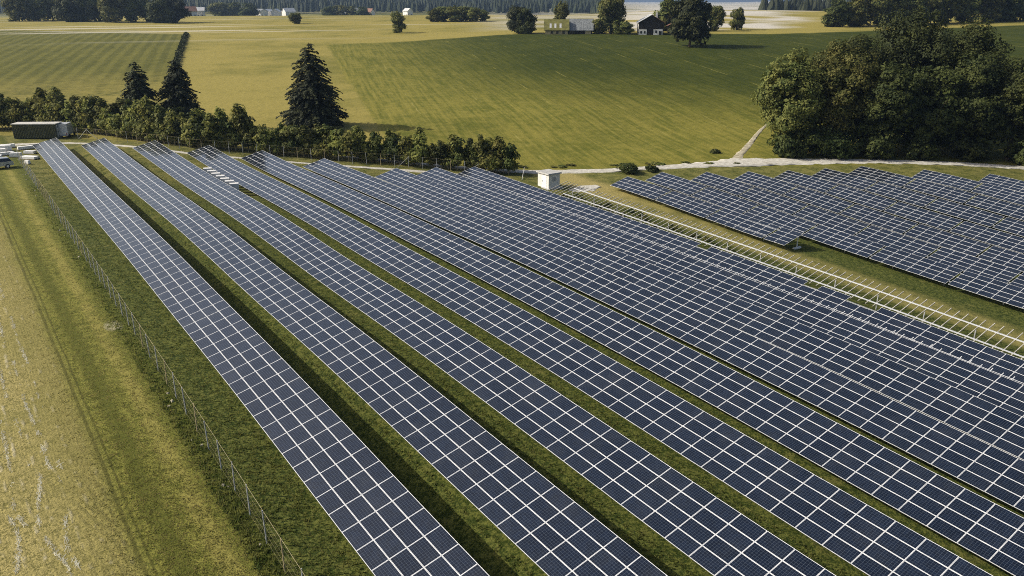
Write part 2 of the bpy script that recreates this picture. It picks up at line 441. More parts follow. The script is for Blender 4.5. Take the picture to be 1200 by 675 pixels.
def strip(name, pts, widths, lift, mat, label):
    """a track draped over the ground along pts"""
    p = np.array(pts, float); t = np.r_[0, np.cumsum(np.hypot(*np.diff(p, axis=0).T))]
    u = np.arange(0, t[-1], 1.2); X = np.interp(u, t, p[:, 0]); Y = np.interp(u, t, p[:, 1]); W = np.interp(u, t, widths)
    ker = np.ones(7) / 7
    X = np.convolve(np.pad(X, 3, mode='edge'), ker, 'valid'); Y = np.convolve(np.pad(Y, 3, mode='edge'), ker, 'valid')
    dx, dy = np.gradient(X), np.gradient(Y); L = np.hypot(dx, dy); nxx, nyy = -dy / L, dx / L
    rg = np.random.default_rng(len(name)); rows = []
    offs = (-0.5, -0.46, -0.2, 0.0, 0.2, 0.46, 0.5); lf = (-0.10, 1, 1.2, 1.3, 1.2, 1, -0.10)
    for o, l in zip(offs, lf):
        j = 1 + 0.12 * rg.normal(size=len(u)) if abs(o) > 0.3 else 1.0
        a, b_ = X + nxx * W * o * j, Y + nyy * W * o * j
        rows.append(np.stack([a, b_, G(a, b_) + lift * l], -1))
    v = np.stack(rows, 1).reshape(-1, 3); k = len(offs); n = len(u)
    i = (np.arange(n - 1)[:, None] * k + np.arange(k - 1)[None]).ravel()
    o = link(name, mesh_np(name, v, np.stack([i, i + 1, i + 1 + k, i + k], -1), mat, True))
    return tag(o, kind='structure', label=label)


strip('gravel_road', [(58, 136), (71, 122.5), (82, 112.4), (97, 104.2), (110, 99.7), (117, 97.6), (123.0, 96.0), (128.5, 93.2), (142, 85.4), (155, 75.8), (168, 65.7), (200, 40), (240, 10)],
      [1.2, 2.0, 2.4, 2.4, 2.8, 4.6, 6.6, 5.0, 3.6, 3.2, 3.2, 3.2, 3.2], 0.09, M_gravel, 'pale gravel road passing the far ends of the solar rows')
strip('service_path', [(-40, 185), (-6, 176), (8.1, 171.5), (16, 169.2), (21.2, 165.7), (28, 156.4), (35.6, 144.2), (43.4, 137.6), (50.3, 131.8), (59.3, 123.9), (66, 118.5), (74, 112.0)],
      [2.2, 2.2, 2.0, 1.5, 1.3, 1.2, 1.0, 0.9, 0.9, 1.6, 1.6, 1.0], 0.07, M_gravel, 'narrow gravel path between the row ends and the hedge fence')
M_rut = gravel_material('trodden_rut', (0.24, 0.21, 0.13), (0.46, 0.42, 0.32))
strip('field_track', [(119.5, 94.8), (122.0, 97.0), (125.0, 99.8), (130.5, 102.6), (137.0, 106.4), (144.5, 110.9), (152.0, 115.2), (160.0, 119.0)],
      [3.6, 2.6, 1.7, 1.35, 1.25, 1.1, 0.8, 0.3], 0.03, M_rut, 'pale curving farm track climbing from the road into the green field')
strip('gravel_patch', [(80.5, 97.5), (85, 98.2), (90, 98.0)], [1.2, 3.4, 1.0], 0.05, M_gravel, 'pale gravel patch beside the first short solar row')

# ------------------------------------------------------------------ solar rows
TILT = R(14.06)
PL, PA = 1.675, 0.9966                      # pitch along the row, pitch up the slope
ML, MA = 1.661, 0.982                       # module size
CT, ST = math.cos(TILT), math.sin(TILT)


def panel_material():
    m, nt, b = new_mat('solar_glass')
    uv = nt.nodes.new('ShaderNodeUVMap'); uv.uv_map = 'UVMap'
    sp = nt.nodes.new('ShaderNodeSeparateXYZ'); nt.links.new(uv.outputs[0], sp.inputs[0])
    u, v = S(nt, sp.outputs[0]), S(nt, sp.outputs[1])
    oi = nt.nodes.new('ShaderNodeObjectInfo'); rnd = S(nt, oi.outputs['Random'])
    cu = (u - 0.012) / 0.976 * 6.0; cv = (v - 0.007) / 0.986 * 10.0
    du = (cu.fract() - 0.5).abs(); dv = (cv.fract() - 0.5).abs()
    lines = du.ss(0.455, 0.478).max(dv.ss(0.455, 0.478))
    edge = (u - 0.5).abs().ss(0.4915, 0.4925).max((v - 0.5).abs().ss(0.495, 0.4955))
    bus = ((cu * 3.0).fract() - 0.5).abs().ss(0.44, 0.48)
    cell = noise(nt, vec3(nt, cu.m('FLOOR') + rnd * 40.0, cv.m('FLOOR') + rnd * 70.0, 0.0), 3.7, 0.0)
    c = cmix(nt, cell.ss(0.3, 0.7), (0.0018, 0.0048, 0.015), (0.0042, 0.0098, 0.027))
    c = cmix(nt, rnd, cmix(nt, 1.0, c, (0.6, 0.62, 0.66), 'MULTIPLY'), cmix(nt, 1.0, c, (1.0, 1.0, 0.98), 'MULTIPLY'))
    c = cmix(nt, bus * 0.07, c, (0.30, 0.33, 0.37))
    c = cmix(nt, lines * 0.24, c, (0.28, 0.35, 0.44))
    c = cmix(nt, edge, c, (0.75, 0.76, 0.77))
    P, x, y, z = position(nt)
    dust = noise(nt, P, 0.5, 3.0)
    c = cmix(nt, dust.ss(0.45, 0.8) * 0.03 + rnd * 0.008, c, (0.35, 0.34, 0.30))
    nt.links.new(c.s, b.inputs['Base Color'])
    b.inputs['IOR'].default_value = 1.62
    b.inputs['Roughness'].default_value = 0.09
    b.inputs['Coat Weight'].default_value = 0.25; b.inputs['Coat Roughness'].default_value = 0.32; b.inputs['Coat IOR'].default_value = 1.4
    return m


M_glass = panel_material()
M_alu = simple('silver_aluminium', (0.80, 0.81, 0.82), 0.42, 0.15, 0.06, 2.0)
M_steel = simple('galvanised_steel', (0.50, 0.52, 0.54), 0.5, 0.5, 0.12, 4.0)


def panel_arrays():
    a, l = MA / 2, ML / 2; w = 0.017; d = 0.038
    def ring(sx, sy, z): return [(-sx, -sy, z), (sx, -sy, z), (sx, sy, z), (-sx, sy, z)]
    v = ring(a, l, -d) + ring(a, l, 0) + ring(a - w, l - w, 0) + ring(a - w, l - w, -0.005)
    f = []
    for k in (0, 4, 8):
        for i in range(4): f.append((k + i, k + (i + 1) % 4, k + 4 + (i + 1) % 4, k + 4 + i))
    f.append((12, 13, 14, 15)); f.append((3, 2, 1, 0))
    mi = [0] * 12 + [1, 0]
    uv = np.zeros((14, 4, 2)); uv[12] = [(0, 0), (1, 0), (1, 1), (0, 1)]
    return np.array(v), np.array(f), np.array(mi), uv


PV, PF, PM, PUV = panel_arrays()


def panels_mesh(name, mats):
    """mats (n,4,4) -> one mesh holding n modules"""
    n = len(mats)
    h = np.c_[PV, np.ones(len(PV))]
    v = np.einsum('nij,vj->nvi', mats, h)[..., :3].reshape(-1, 3)
    f = (PF[None] + (np.arange(n) * len(PV))[:, None, None]).reshape(-1, 4)
    me = mesh_np(name, v, f, M_alu); me.materials.append(M_glass)
    me.polygons.foreach_set('material_index', np.tile(PM, n).astype(np.int32))
    ul = me.uv_layers.new(name='UVMap'); ul.data.foreach_set('uv', np.tile(PUV[None], (n, 1, 1, 1)).astype(np.float32).ravel())
    me.update()
    return me


ME_panel = panels_mesh('solar_panel', np.eye(4)[None])
rng = np.random.default_rng(11)


def support_mesh(h_low, name):
    """post, rafter and brace under one table, origin on the ground below the low edge"""
    b = MB(); t = math.tan(TILT)
    zr = lambda x: h_low - 0.11 + x * t
    b.bar((1.55, 0, -0.1), (1.55, 0, zr(1.55)), 0.10, 0.07, (0, 1, 0))
    b.bar((0.15, 0, zr(0.15)), (3.75, 0, zr(3.75)), 0.06, 0.09)
    b.bar((1.55, 0, 0.45), (2.95, 0, zr(2.95)), 0.05, 0.05)
    return b.mesh(name, M_steel)


ME_support = support_mesh(0.85, 'support_post')
ALL_COUNT = [0, 0]


def solar_row(label, group, X0, Y0, Y1, table=0, gap=0.3, limit=300, min_px=8.2, jit=0.22, skip=()):
    """one row: low edge at X0, running from Y0 (near) to Y1 (far)"""
    ym = 0.5 * (Y0 + Y1)
    root = empty('solar_panel_row', (X0, ym, g1(X0 + 1.9, ym)))
    tag(root, label, 'solar array', group)
    ys = []; y = Y1; k = 0
    while y - PL >= Y0:
        ys.append(y - PL / 2); y -= PL; k += 1
        if table and k % table == 0: y -= gap
    ys = np.array(ys)
    def zlow(yy): return np.convolve(np.pad(G(np.full(len(yy), X0 + 1.2), yy), 4, mode='edge'), np.ones(9) / 9, 'valid') + 0.85
    zz = zlow(ys)
    # slope along the row
    o = np.argsort(ys); zs = np.gradient(zz[o], ys[o]); sl = np.empty(len(ys)); sl[o] = zs
    mats = []
    for yy, z, s in zip(ys, zz, sl):
        ca = 1 / math.sqrt(1 + s * s)
        ey = Vector((0, ca, s * ca)); ex = Vector((CT, 0, ST)); ex = (ex - ey * ex.dot(ey)).normalized(); ez = ex.cross(ey)
        base = Matrix((ex, ey, ez)).transposed().to_4x4()
        for i in range(4):
            if i == 3 and any(s0 < yy < s1 for s0, s1 in skip): continue
            p = Vector((X0, yy, z)) + ex * (PA * (i + 0.5))
            q = Matrix.Rotation(R(rng.normal() * jit), 4, 'X') @ Matrix.Rotation(R(rng.normal() * jit), 4, 'Y')
            mats.append((Matrix.Translation(p - root.location) @ base @ q))
    A = np.array([[list(r) for r in mt] for mt in mats])
    cn = np.array([(-MA / 2, -ML / 2, 0, 1), (MA / 2, -ML / 2, 0, 1), (MA / 2, ML / 2, 0, 1), (-MA / 2, ML / 2, 0, 1)])
    W = np.einsum('nij,vj->nvi', A, cn)[..., :3] + np.array(root.location)
    px, py, d = project(W)
    vis = (d > 1).all(1) & (px.max(1) > 0) & (px.min(1) < 1200) & (py.max(1) > 0) & (py.min(1) < 675)
    area = 0.5 * np.abs(sum(px[:, i] * py[:, (i + 1) % 4] - px[:, (i + 1) % 4] * py[:, i] for i in range(4)))
    size = np.where(vis, np.sqrt(area), 0)
    order = np.argsort(-size)
    single = [i for i in order[:limit] if size[i] >= min_px]
    rest = np.array([i for i in range(len(mats)) if i not in set(single)])
    for i in single:
        o = bpy.data.objects.new('solar_panel', ME_panel); o.parent = root; o.matrix_local = mats[i]; col.objects.link(o)
    ALL_COUNT[0] += len(single); ALL_COUNT[1] += len(rest)
    if len(rest):
        o = link('distant_panels', panels_mesh('distant_panels', A[rest]), root); o['kind'] = 'stuff'
    # supports and the two purlins
    for j in range(1, len(ys), 4):
        link('support_post', ME_support, root, (0, ys[j] - ym, zz[j] - 0.85 - root.location.z))
    for xo in (0.75, 3.1):
        b = MB(); oo = o_ = np.argsort(ys)[::6]
        pts = [(xo, ys[i] - ym, zz[i] - root.location.z + xo * ST / CT - 0.075) for i in o_]
        for p, q in zip(pts[:-1], pts[1:]): b.bar(p, q, 0.05, 0.055)
        b.build('purlin', M_steel, root)
    return root, ys, zz


XR = [12.47 + 6.955 * k for k in range(9)]
ENDS = [163.0, 157.6, 150.6, 142.6, 135.6, 125.6, 113.2, 112.6, 111.8]
STARTS = [16.0, 14.0, 10.0, 6.0, 3.0, 3.0, 5.0, 7.0, 9.0]
ORD = ['first', 'second', 'third', 'fourth', 'fifth', 'sixth', 'seventh', 'eighth', 'ninth']
ROWS = []
for k in range(9):
    lab = '%s long tilted solar panel row counted from the wire fence by the stubble field' % ORD[k]
    if k == 8: lab = 'ninth long solar panel row, next to the bare unfinished mounting frame'
    ROWS.append(solar_row(lab, 'long solar rows of the main field', XR[k], STARTS[k], ENDS[k], skip=((38.5, 42.0), (44.5, 46.2), (60.0, 61.5)) if k == 8 else ()))

RX = [88.0 + 6.955 * k for k in range(11)]
REND = [95.4, 94.3, 90.5, 87.2, 84.2, 81.5, 78.8, 71.0, 63.0, 55.0, 47.0]
for k in range(11):
    y0 = 60.4 if k == 0 else 24.0 + 0.19 * (RX[k] - 95)
    if y0 > REND[k] - 6: continue
    lab = 'short solar panel row ending at a bare post beyond the unfinished frame' if k == 0 else '%s solar row behind the short row in the field beside the gravel road' % ORD[k - 1] if k < 10 else 'outermost solar row in the field beside the gravel road'
    ROWS.append(solar_row(lab, 'solar rows beside the gravel road', RX[k], y0, REND[k], table=6, gap=0.28, jit=0.25))
    if k == 0:
        rt, yy_, zz_ = ROWS[-1]; ye = yy_.min() - 0.6; zb = g1(RX[0] + 3.2, ye) - rt.location.z
        MB().bar((3.2, ye - rt.location.y, zb - .1), (3.2, ye - rt.location.y, zz_[-1] - rt.location.z + 0.68), 0.12, 0.12, (0, 1, 0)).bar((2.5, ye - rt.location.y, zb + .12), (3.9, ye - rt.location.y - .1, zb + .12), 0.3, 0.2).build('end_post', M_alu, rt)
print('PANELS', ALL_COUNT)

# unfinished row: rafters and purlins without modules
X10 = 74.5
f0 = empty('mounting_frame', (X10, 60, g1(X10, 60)))
tag(f0, 'bare unfinished mounting frame with two long pale rails and no panels', 'solar frame')
ysr = np.arange(16.0, 95.0, 0.84)
zr = np.convolve(np.pad(G(np.full(len(ysr), X10 + 1.5), ysr), 6, mode='edge'), np.ones(13) / 13, 'valid') + 1.47 - f0.location.z
me_r = MB().bar((0.0, 0, -0.07), (4.05, 0, -0.07 + 4.05 * ST / CT), 0.075, 0.08).mesh('rafter', simple('pale_timber_rafter', (0.43, 0.41, 0.35), 0.6, 0.1, 0.2, 2.0))
for yy, z in zip(ysr, zr): link('rafter', me_r, f0, (0, yy - 60, z))
for xo in (0.5, 2.6):
    b = MB()
    for a in range(0, len(ysr) - 6, 6): b.bar((xo, ysr[a] - 60, zr[a] + xo * ST / CT + 0.03), (xo, ysr[a + 6] - 60, zr[a + 6] + xo * ST / CT + 0.03), 0.14, 0.09)
    b.build('rail', simple('bright_rail', (0.66, 0.68, 0.70), 0.4, 0.2, 0.06), f0)
me_p = MB().bar((0, 0, -0.1), (0, 0, 1.8), 0.1, 0.1, (0, 1, 0)).mesh('post', M_steel)
for a in range(0, len(ysr), 6): link('post', me_p, f0, (2.3, ysr[a] - 60, zr[a] - 1.47))
# rafter ends that stick out past the high edge of the eighth row
r8, ys8, zz8 = ROWS[7]
me_s = MB().bar((3.84, 0, 3.84 * ST / CT - 0.02), (4.35, 0, 4.35 * ST / CT), 0.05, 0.06).mesh('rafter_end', M_alu)
for yy, z in zip(ys8, zz8):
    for dy in (0.0, 0.84):
        if 22 < yy < 104: link('rafter_end', me_s, r8, (0, yy + dy - r8.location.y, z - r8.location.z))

# ------------------------------------------------------------------ foliage and trees
M_bark = simple('grey_brown_bark', (0.10, 0.08, 0.055), 0.9, 0, 0.3, 1.5, 0.1)
M_stem = simple('pale_young_bark', (0.38, 0.33, 0.22), 0.9, 0, 0.25, 1.5, 0.1)
M_leaf = foliage('broad_leaves', (0.022, 0.036, 0.007), (0.080, 0.096, 0.019), 0.30)
M_leaf2 = foliage('warm_broad_leaves', (0.052, 0.074, 0.013), (0.185, 0.186, 0.040), 0.45)
M_leaf3 = foliage('hedge_leaves', (0.095, 0.125, 0.022), (0.34, 0.335, 0.08), 0.9, 0.5)
M_dark = foliage('dark_leaves', (0.018, 0.028, 0.006), (0.055, 0.066, 0.014), 0.30, 0.15)
M_needle = foliage('spruce_needles', (0.014, 0.022, 0.008), (0.050, 0.060, 0.017), 0.8, 0.12)


def leaf_quads(pos, nrm, size, rg, lon=1.5):
    n = len(pos)
    r = rg.normal(size=(n, 3)); t = np.cross(nrm, r); t /= np.linalg.norm(t, axis=1)[:, None] + 1e-9
    b = np.cross(nrm, t); s = size[:, None]
    v = np.stack([pos - t * s * 0.5 * lon, pos - b * s * 0.5, pos + t * s * 0.5 * lon, pos + b * s * 0.5], 1)
    return v.reshape(-1, 3)


def unit(v): return v / (np.linalg.norm(v, axis=1)[:, None] + 1e-9)


def crown_mesh(name, seed, lobes, n, leaf, mat, clumps=70, spread=0.20):
    """many leaf-sized faces in clumps spread over several lobes: (x, y, z, rx, ry, rz)"""
    rg = np.random.default_rng(seed); L = np.array(lobes, float)
    w = (L[:, 3] * L[:, 4] * L[:, 5]) ** (2 / 3); w /= w.sum()
    li = rg.choice(len(L), clumps, p=w)
    d = unit(rg.normal(size=(clumps, 3))); d[:, 2] = np.where(d[:, 2] < -0.55, -d[:, 2] * 0.5, d[:, 2]); d = unit(d)
    rad = rg.uniform(0.62, 1.04, clumps)[:, None]
    cc = L[li, :3] + d * L[li, 3:] * rad
    cs = L[li, 3:].mean(1) * rg.uniform(0.7, 1.3, clumps) * spread * 2
    ci = rg.choice(clumps, n, p=cs ** 2 / (cs ** 2).sum())
    off = unit(rg.normal(size=(n, 3))) * (rg.uniform(0.25, 1, n) ** 0.5)[:, None]
    off[:, 2] *= 0.72
    pos = cc[ci] + off * cs[ci][:, None]
    nr = unit(off * 0.8 + d[ci] * 0.5 + np.array((0, 0, 0.3)) + rg.normal(size=(n, 3)) * 0.36)
    sz = leaf * rg.uniform(0.55, 1.35, n)
    # a loose inner mass so that the crown is not hollow
    m = n // 6; li = rg.choice(len(L), m, p=w)
    ip = L[li, :3] + unit(rg.normal(size=(m, 3))) * L[li, 3:] * (rg.uniform(0.1, 0.72, m) ** 0.6)[:, None]
    pos = np.r_[pos, ip]; nr = np.r_[nr, unit(rg.normal(size=(m, 3)))]; sz = np.r_[sz, leaf * 2.0 * rg.uniform(0.6, 1.3, m)]
    v = leaf_quads(pos, nr, sz, rg)
    return mesh_np(name, v, np.arange(len(v)).reshape(-1, 4), mat)


def trunk_mesh(name, h, r, mat, seed=0, limbs=5, spread=0.35, top=0.75):
    rg = random.Random(seed); b = MB()
    pts = [(rg.uniform(-.04, .04) * h * k / 4, rg.uniform(-.04, .04) * h * k / 4, h * top * k / 4 - 0.3 * (k == 0)) for k in range(5)]
    b.tube(pts, [r * 1.25, r, r * 0.8, r * 0.55, r * 0.2], 7)
    for i in range(limbs):
        z0 = h * rg.uniform(0.25, 0.55); a = rg.uniform(0, 6.28); L = h * spread * rg.uniform(0.6, 1.0)
        p0 = Vector((0, 0, z0)); p2 = p0 + Vector((math.cos(a) * L, math.sin(a) * L, L * rg.uniform(0.5, 1.1)))
        p1 = (p0 + p2) / 2 + Vector((0, 0, -0.06 * L))
        b.tube([p0, p1, p2], [r * 0.5, r * 0.32, r * 0.1], 5)
    return b.mesh(name, mat, True)


def broad_lobes(h, rx, seed, low=0.18, nl=7):
    """lobes of a crown for a tree of height h and crown radius rx"""
    rg = random.Random(seed); z0 = h * low; hc = h - z0
    out = [(0, 0, z0 + hc * 0.52, rx * 0.86, rx * 0.86, hc * 0.47)]
    for i in range(nl):
        a = 6.283 * i / nl + rg.uniform(-.4, .4); q = rg.uniform(0.36, 0.62); zz = z0 + hc * rg.uniform(0.22, 0.74)
        s = rg.uniform(0.36, 0.52)
        out.append((math.cos(a) * rx * q, math.sin(a) * rx * q, zz, rx * s, rx * s, hc * s * 0.55))
    out.append((rg.uniform(-.2, .2) * rx, rg.uniform(-.2, .2) * rx, z0 + hc * 0.80, rx * 0.46, rx * 0.46, hc * 0.20))
    return out


def tree(name, label, x, y, crown, trunk, group=None, rz=0.0, s=1.0, sz=None, sink=0.0, cat='tree', trunk_name='trunk'):
    t = empty(name, (x, y, g1(x, y) - sink), rz); t.scale = (s, s, sz or s)
    tag(t, label, cat, group)
    link('crown', crown, t)
    if trunk: link(trunk_name, trunk, t)
    return t


def polar(px, D):
    """world x, y at horizontal distance D in the plane through picture column px (used to lay out plan positions)"""
    a = YAW + math.atan((px - 600) / (FPX / math.cos(PITCH) * 1.0))
    return D * math.sin(a), D * math.cos(a)


NUM = ['first', 'second', 'third', 'fourth', 'fifth', 'sixth', 'seventh', 'eighth', 'ninth', 'tenth', 'eleventh', 'twelfth', 'thirteenth', 'fourteenth', 'fifteenth']
# tall wood beside the gravel road
big = [ # x, y, height, crown radius, seed, material, label
 (137.5, 97.5, 19.5, 7.0, 1, M_leaf2, 'pale leafy tree at the corner of the dark wood, nearest the track junction'),
 (146.5, 93.5, 21.5, 7.6, 2, M_leaf2, 'broad light green tree second from the track junction in the dark wood'),
 (168.5, 92.0, 28.5, 9.6, 3, M_dark, 'tallest dark tree towering in the middle of the wood'),
 (174.5, 82.5, 25.5, 8.4, 4, M_leaf, 'rounded tall tree on the far shoulder of the dark wood'),
 (151.0, 86.0, 17.5, 6.6, 5, M_leaf, 'dark shorter tree in front of the tallest tree of the wood'),
 (172.5, 71.0, 19.0, 7.2, 6, M_leaf, 'low spreading dark tree where the wood meets the frame edge'),
 (184.0, 67.0, 21.0, 8.0, 7, M_leaf, 'dark tree cut by the picture edge at the end of the wood'),
 (160.0, 81.5, 17.0, 6.6, 8, M_leaf, 'dark bushy tree overhanging the gravel road verge'),
 (167.0, 77.0, 20.5, 6.8, 9, M_leaf, 'pointed leafy tree in front of the far shoulder of the wood'),
 (157.5, 98.0, 22.0, 7.6, 10, M_leaf, 'dark tree behind the pale trees at the junction'),
 (178.0, 94.0, 24.0, 8.0, 12, M_dark, 'dark tree hidden behind the tallest tree of the wood')]
for (x, y, h, r, sd, mt, lab) in big:
    cm = crown_mesh('crown', 100 + sd, broad_lobes(h, r, sd, -0.02, 10), 24000, 0.31, mt, 210, 0.14)
    tree('broadleaf_tree', lab, x, y, cm, trunk_mesh('trunk', h, h * 0.022, M_bark, sd, 6), 'trees of the dark wood by the road')
# low growth at the foot of the wood
UO = [0, 1, 5, 3, 2, 4, 6, 7, 8, 9]
for k, (x, y, r) in enumerate([(133.5, 94.5, 2.4), (139.5, 93.0, 3.6), (148.0, 89.5, 3.8), (145.0, 98.5, 4.2), (141.0, 89.0, 2.6), (147.0, 84.5, 2.4), (154.5, 80.0, 2.6), (163.5, 74.5, 2.6), (170.5, 67.0, 2.8), (177.0, 62.0, 3.2)]):
    cm = crown_mesh('crown', 140 + k, [(0, 0, r * .7, r * 1.2, r * 1.2, r * 1.0), (r * .8, r * -.5, r * .5, r * .8, r * .8, r * .7)], 1500, 0.36, M_leaf, 30, 0.2)
    tree('undergrowth_bush', 'leafy bush at the foot of the tall wood, %s from the track junction' % NUM[UO[k]], x, y, cm, None, 'bushes at the foot of the wood', cat='bush')


# spruces behind the hedge
def spruce_mesh(name, h, r, seed, mat, n_br=720):
    """branches at their own heights and lengths, drooping, with sprays of needles"""
    rg = np.random.default_rng(seed); P, Nn, Sz = [], [], []
    lop = rg.uniform(0, 6.283)
    for w in range(n_br):
        t = 1 - math.sqrt(rg.uniform(0, 1)) * 0.985; z = h * (0.03 + 0.95 * t); a = rg.uniform(0, 6.283)
        L = (r * (1 - t) ** 0.56 * (1 + 0.13 * math.cos(a - lop)) * (1 + 0.10 * math.sin(t * 23 + seed)) + 0.10) * rg.choice([0.62, 0.8, 0.92, 1.0, 1.14], p=[.14, .22, .3, .26, .08])
        m = max(3, int(L / 0.26)); s = np.linspace(0.12, 1, m); d = np.array((math.cos(a), math.sin(a), 0.0)); side = np.array((-d[1], d[0], 0.0))
        p = d[None] * (s * L)[:, None]; p[:, 2] = z + L * (0.25 * s - rg.uniform(.3, .55) * s ** 2) + rg.normal(size=m) * 0.05
        for q in (-1, 0, 1):
            P.append(p + side[None] * (q * 0.22 * (1.1 - s) * L * 0.5 + rg.normal(size=m) * 0.08)[:, None] + np.array((0, 0, -0.06 * abs(q))))
            Nn.append(unit(np.tile(np.array((0, 0, 1.0)) + d * 0.45 + side * q * 0.3, (m, 1)) + rg.normal(size=(m, 3)) * 0.35)); Sz.append(np.full(m, 0.36) * rg.uniform(0.6, 1.3, m))
    P, Nn, Sz = np.concatenate(P), np.concatenate(Nn), np.concatenate(Sz)
    v = leaf_quads(P, Nn, Sz, rg, 1.6)
    return mesh_np(name, v, np.arange(len(v)).reshape(-1, 4), mat)


def spruce(label, x, y, h, r, seed):
    t = empty('spruce_tree', (x, y, g1(x, y))); tag(t, label, 'spruce', 'dark spruces behind the hedge')
    link('crown', spruce_mesh('crown', h, r, seed, M_needle), t)
    MB().tube([(0, 0, -.3), (0, 0, h * .5), (0, 0, h * .97)], [h * .014, h * .009, .03], 7).build('trunk', M_bark, t, smooth=True)


spruce('smaller dark spruce of the close pair behind the hedge', 34.6, 181.5, 13.6, 4.5, 21)
spruce('darker spruce with ragged branches in the close pair, beside the crop edge', 42.0, 178.5, 14.2, 5.1, 22)
spruce('large solitary dark spruce standing behind the middle of the hedge', 66.5, 167.0, 17.9, 7.0, 23)

# hedge of young trees
hedge_line = [(-14, 203), (4, 196), (17, 190), (26.0, 175.5), (31.5, 161), (39, 149.5), (47, 142.5), (54, 135.8), (63, 127.8), (70, 121.0), (79.6, 111.4)]
hp = np.array(hedge_line, float); ht = np.r_[0, np.cumsum(np.hypot(*np.diff(hp, axis=0).T))]
hv = []
for k in range(9):
    h = [5.6, 4.4, 6.0, 3.6, 5.3, 6.6, 4.9, 5.5, 3.2][k]; r = [1.2, 1.5, .95, 1.4, 1.1, 1.0, 1.35, .9, 1.5][k]
    lob = [(0, 0, h * .60, r * .9, r * .9, h * .36), (0.35, 0.3, h * .36, r, r, h * .26), (-.4, .1, h * .82, r * .5, r * .5, h * .2), (-.5, -.4, h * .3, r * .8, r * .8, h * .22), (.3, -.5, h * .66, r * .55, r * .55, h * .2)]
    cm = crown_mesh('crown', 300 + k, lob, 1150, 0.26, (M_leaf3, M_leaf3, M_leaf2, M_leaf3, M_leaf)[k % 5], 34, 0.26)
    b = MB(); rg_ = random.Random(k)
    b.tube([(0, 0, -.2), (rg_.uniform(-.1, .1), 0, h * .45), (0, rg_.uniform(-.15, .15), h * .85)], [.07, .05, .015], 5)
    for q in range(3): b.tube([(0, 0, h * (.2 + .1 * q)), (math.cos(q * 2.1 + k) * .7, math.sin(q * 2.1 + k) * .7, h * (.42 + .1 * q))], [.035, .012], 4)
    hv.append((cm, b.mesh('trunk', M_stem)))
rh = random.Random(5); u = 1.0; n_h = 0
while u < ht[-1] - 0.3:
    x = float(np.interp(u, ht, hp[:, 0])); y = float(np.interp(u, ht, hp[:, 1]))
    for side in (0, 1):
        if side == 1 and rh.random() < 0.25: continue
        xx = x + 0.73 * (side * 1.7 + rh.uniform(-.5, .5)) + rh.uniform(-.3, .3); yy = y + 0.68 * (side * 1.7 + rh.uniform(-.5, .5)) + rh.uniform(-.3, .3)
        cm, tm = hv[rh.randrange(9)]; tall = 1.22 if u < ht[-1] * 0.66 else 1.0
        s = rh.uniform(0.74, 1.12) * tall
        tree('hedge_tree', 'young leafy tree with a thin pale stem in the hedge behind the solar rows', xx, yy, cm, tm, 'young trees of the hedge', rh.uniform(0, 6.28), s * rh.uniform(.95, 1.15), s)
        n_h += 1
    u += rh.uniform(0.95, 1.6)
print('HEDGE', n_h)

# bushes along the road and the field edge
for k, (x, y, r, lab) in enumerate([(97.6, 101.6, 1.6, 'round dark bush beside the road behind the short solar row'), (102.2, 100.2, 1.0, 'small bush by the road, next to the round dark bush'),
                                   (124.0, 104.5, 0.7, 'dark bush on the field verge before the track junction')]):
    cm = crown_mesh('crown', 400 + k, [(0, 0, r * .6, r, r, r * .75), (r * .7, -.2, r * .45, r * .7, r * .7, r * .55)], 900, 0.24, M_leaf, 26, 0.22)
    tree('roadside_bush', lab, x, y, cm, None, cat='bush', s=1.1, sz=0.75)
rb = random.Random(9)
ME_weed = crown_mesh('weed_leaves', 440, [(0, 0, .35, .55, .55, .4), (.4, .1, .25, .35, .35, .28)], 160, 0.17, M_leaf2, 12, 0.25)
for k in range(26):
    t_ = rb.random(); x = 80 + t_ * 46; y = 113.9 - 0.53 * (x - 82) + rb.uniform(2.2, 3.6)
    o = link('weed_clump', ME_weed, None, (x, y, g1(x, y)), (0, 0, rb.uniform(0, 6.28))); s = rb.uniform(.5, 1.2); o.scale = (s * 1.3, s * 1.3, s * .4)
    tag(o, 'low green weed clump growing along the verge across the road', 'weed', 'weeds along the road verge')
for k in range(30):
    y = rb.uniform(62, 99); x = 79.4 + rb.uniform(-.6, 1.4) * (1 + (y - 62) / 40)
    o = link('weed_clump', ME_weed, None, (x, y, g1(x, y)), (0, 0, rb.uniform(0, 6.28))); s = rb.uniform(.5, 1.1); o.scale = (s * 1.2, s * 1.2, s * .7)
    tag(o, 'low weed clump in the dry strip beside the bare mounting frame', 'weed', 'weeds beside the mounting frame')

# trees of the far fields: a few shared crowns
FV = []
for k in range(6):
    h = 16.0; leaf_s = 0.6; lob = broad_lobes(h, [6.4, 7.2, 5.6, 6.8, 7.6, 6.0][k], 50 + k, -0.20 + 0.03 * (k % 2), 8)
    FV.append((crown_mesh('crown', 500 + k, lob, 5600, leaf_s, (M_leaf, M_leaf2, M_leaf2, M_dark, M_leaf, M_leaf2)[k], 70, 0.2), trunk_mesh('trunk', h, .32, M_bark, k, 5)))


def far_tree(label, px, D, h, wide=1.0, v=0, group=None, name='field_tree'):
    x, y = polar(px, D); cm, tm = FV[v]
    return tree(name, label, x, y, cm, tm, group, (px * 0.37) % 6.28, h / 16.0 * wide, h / 16.0)


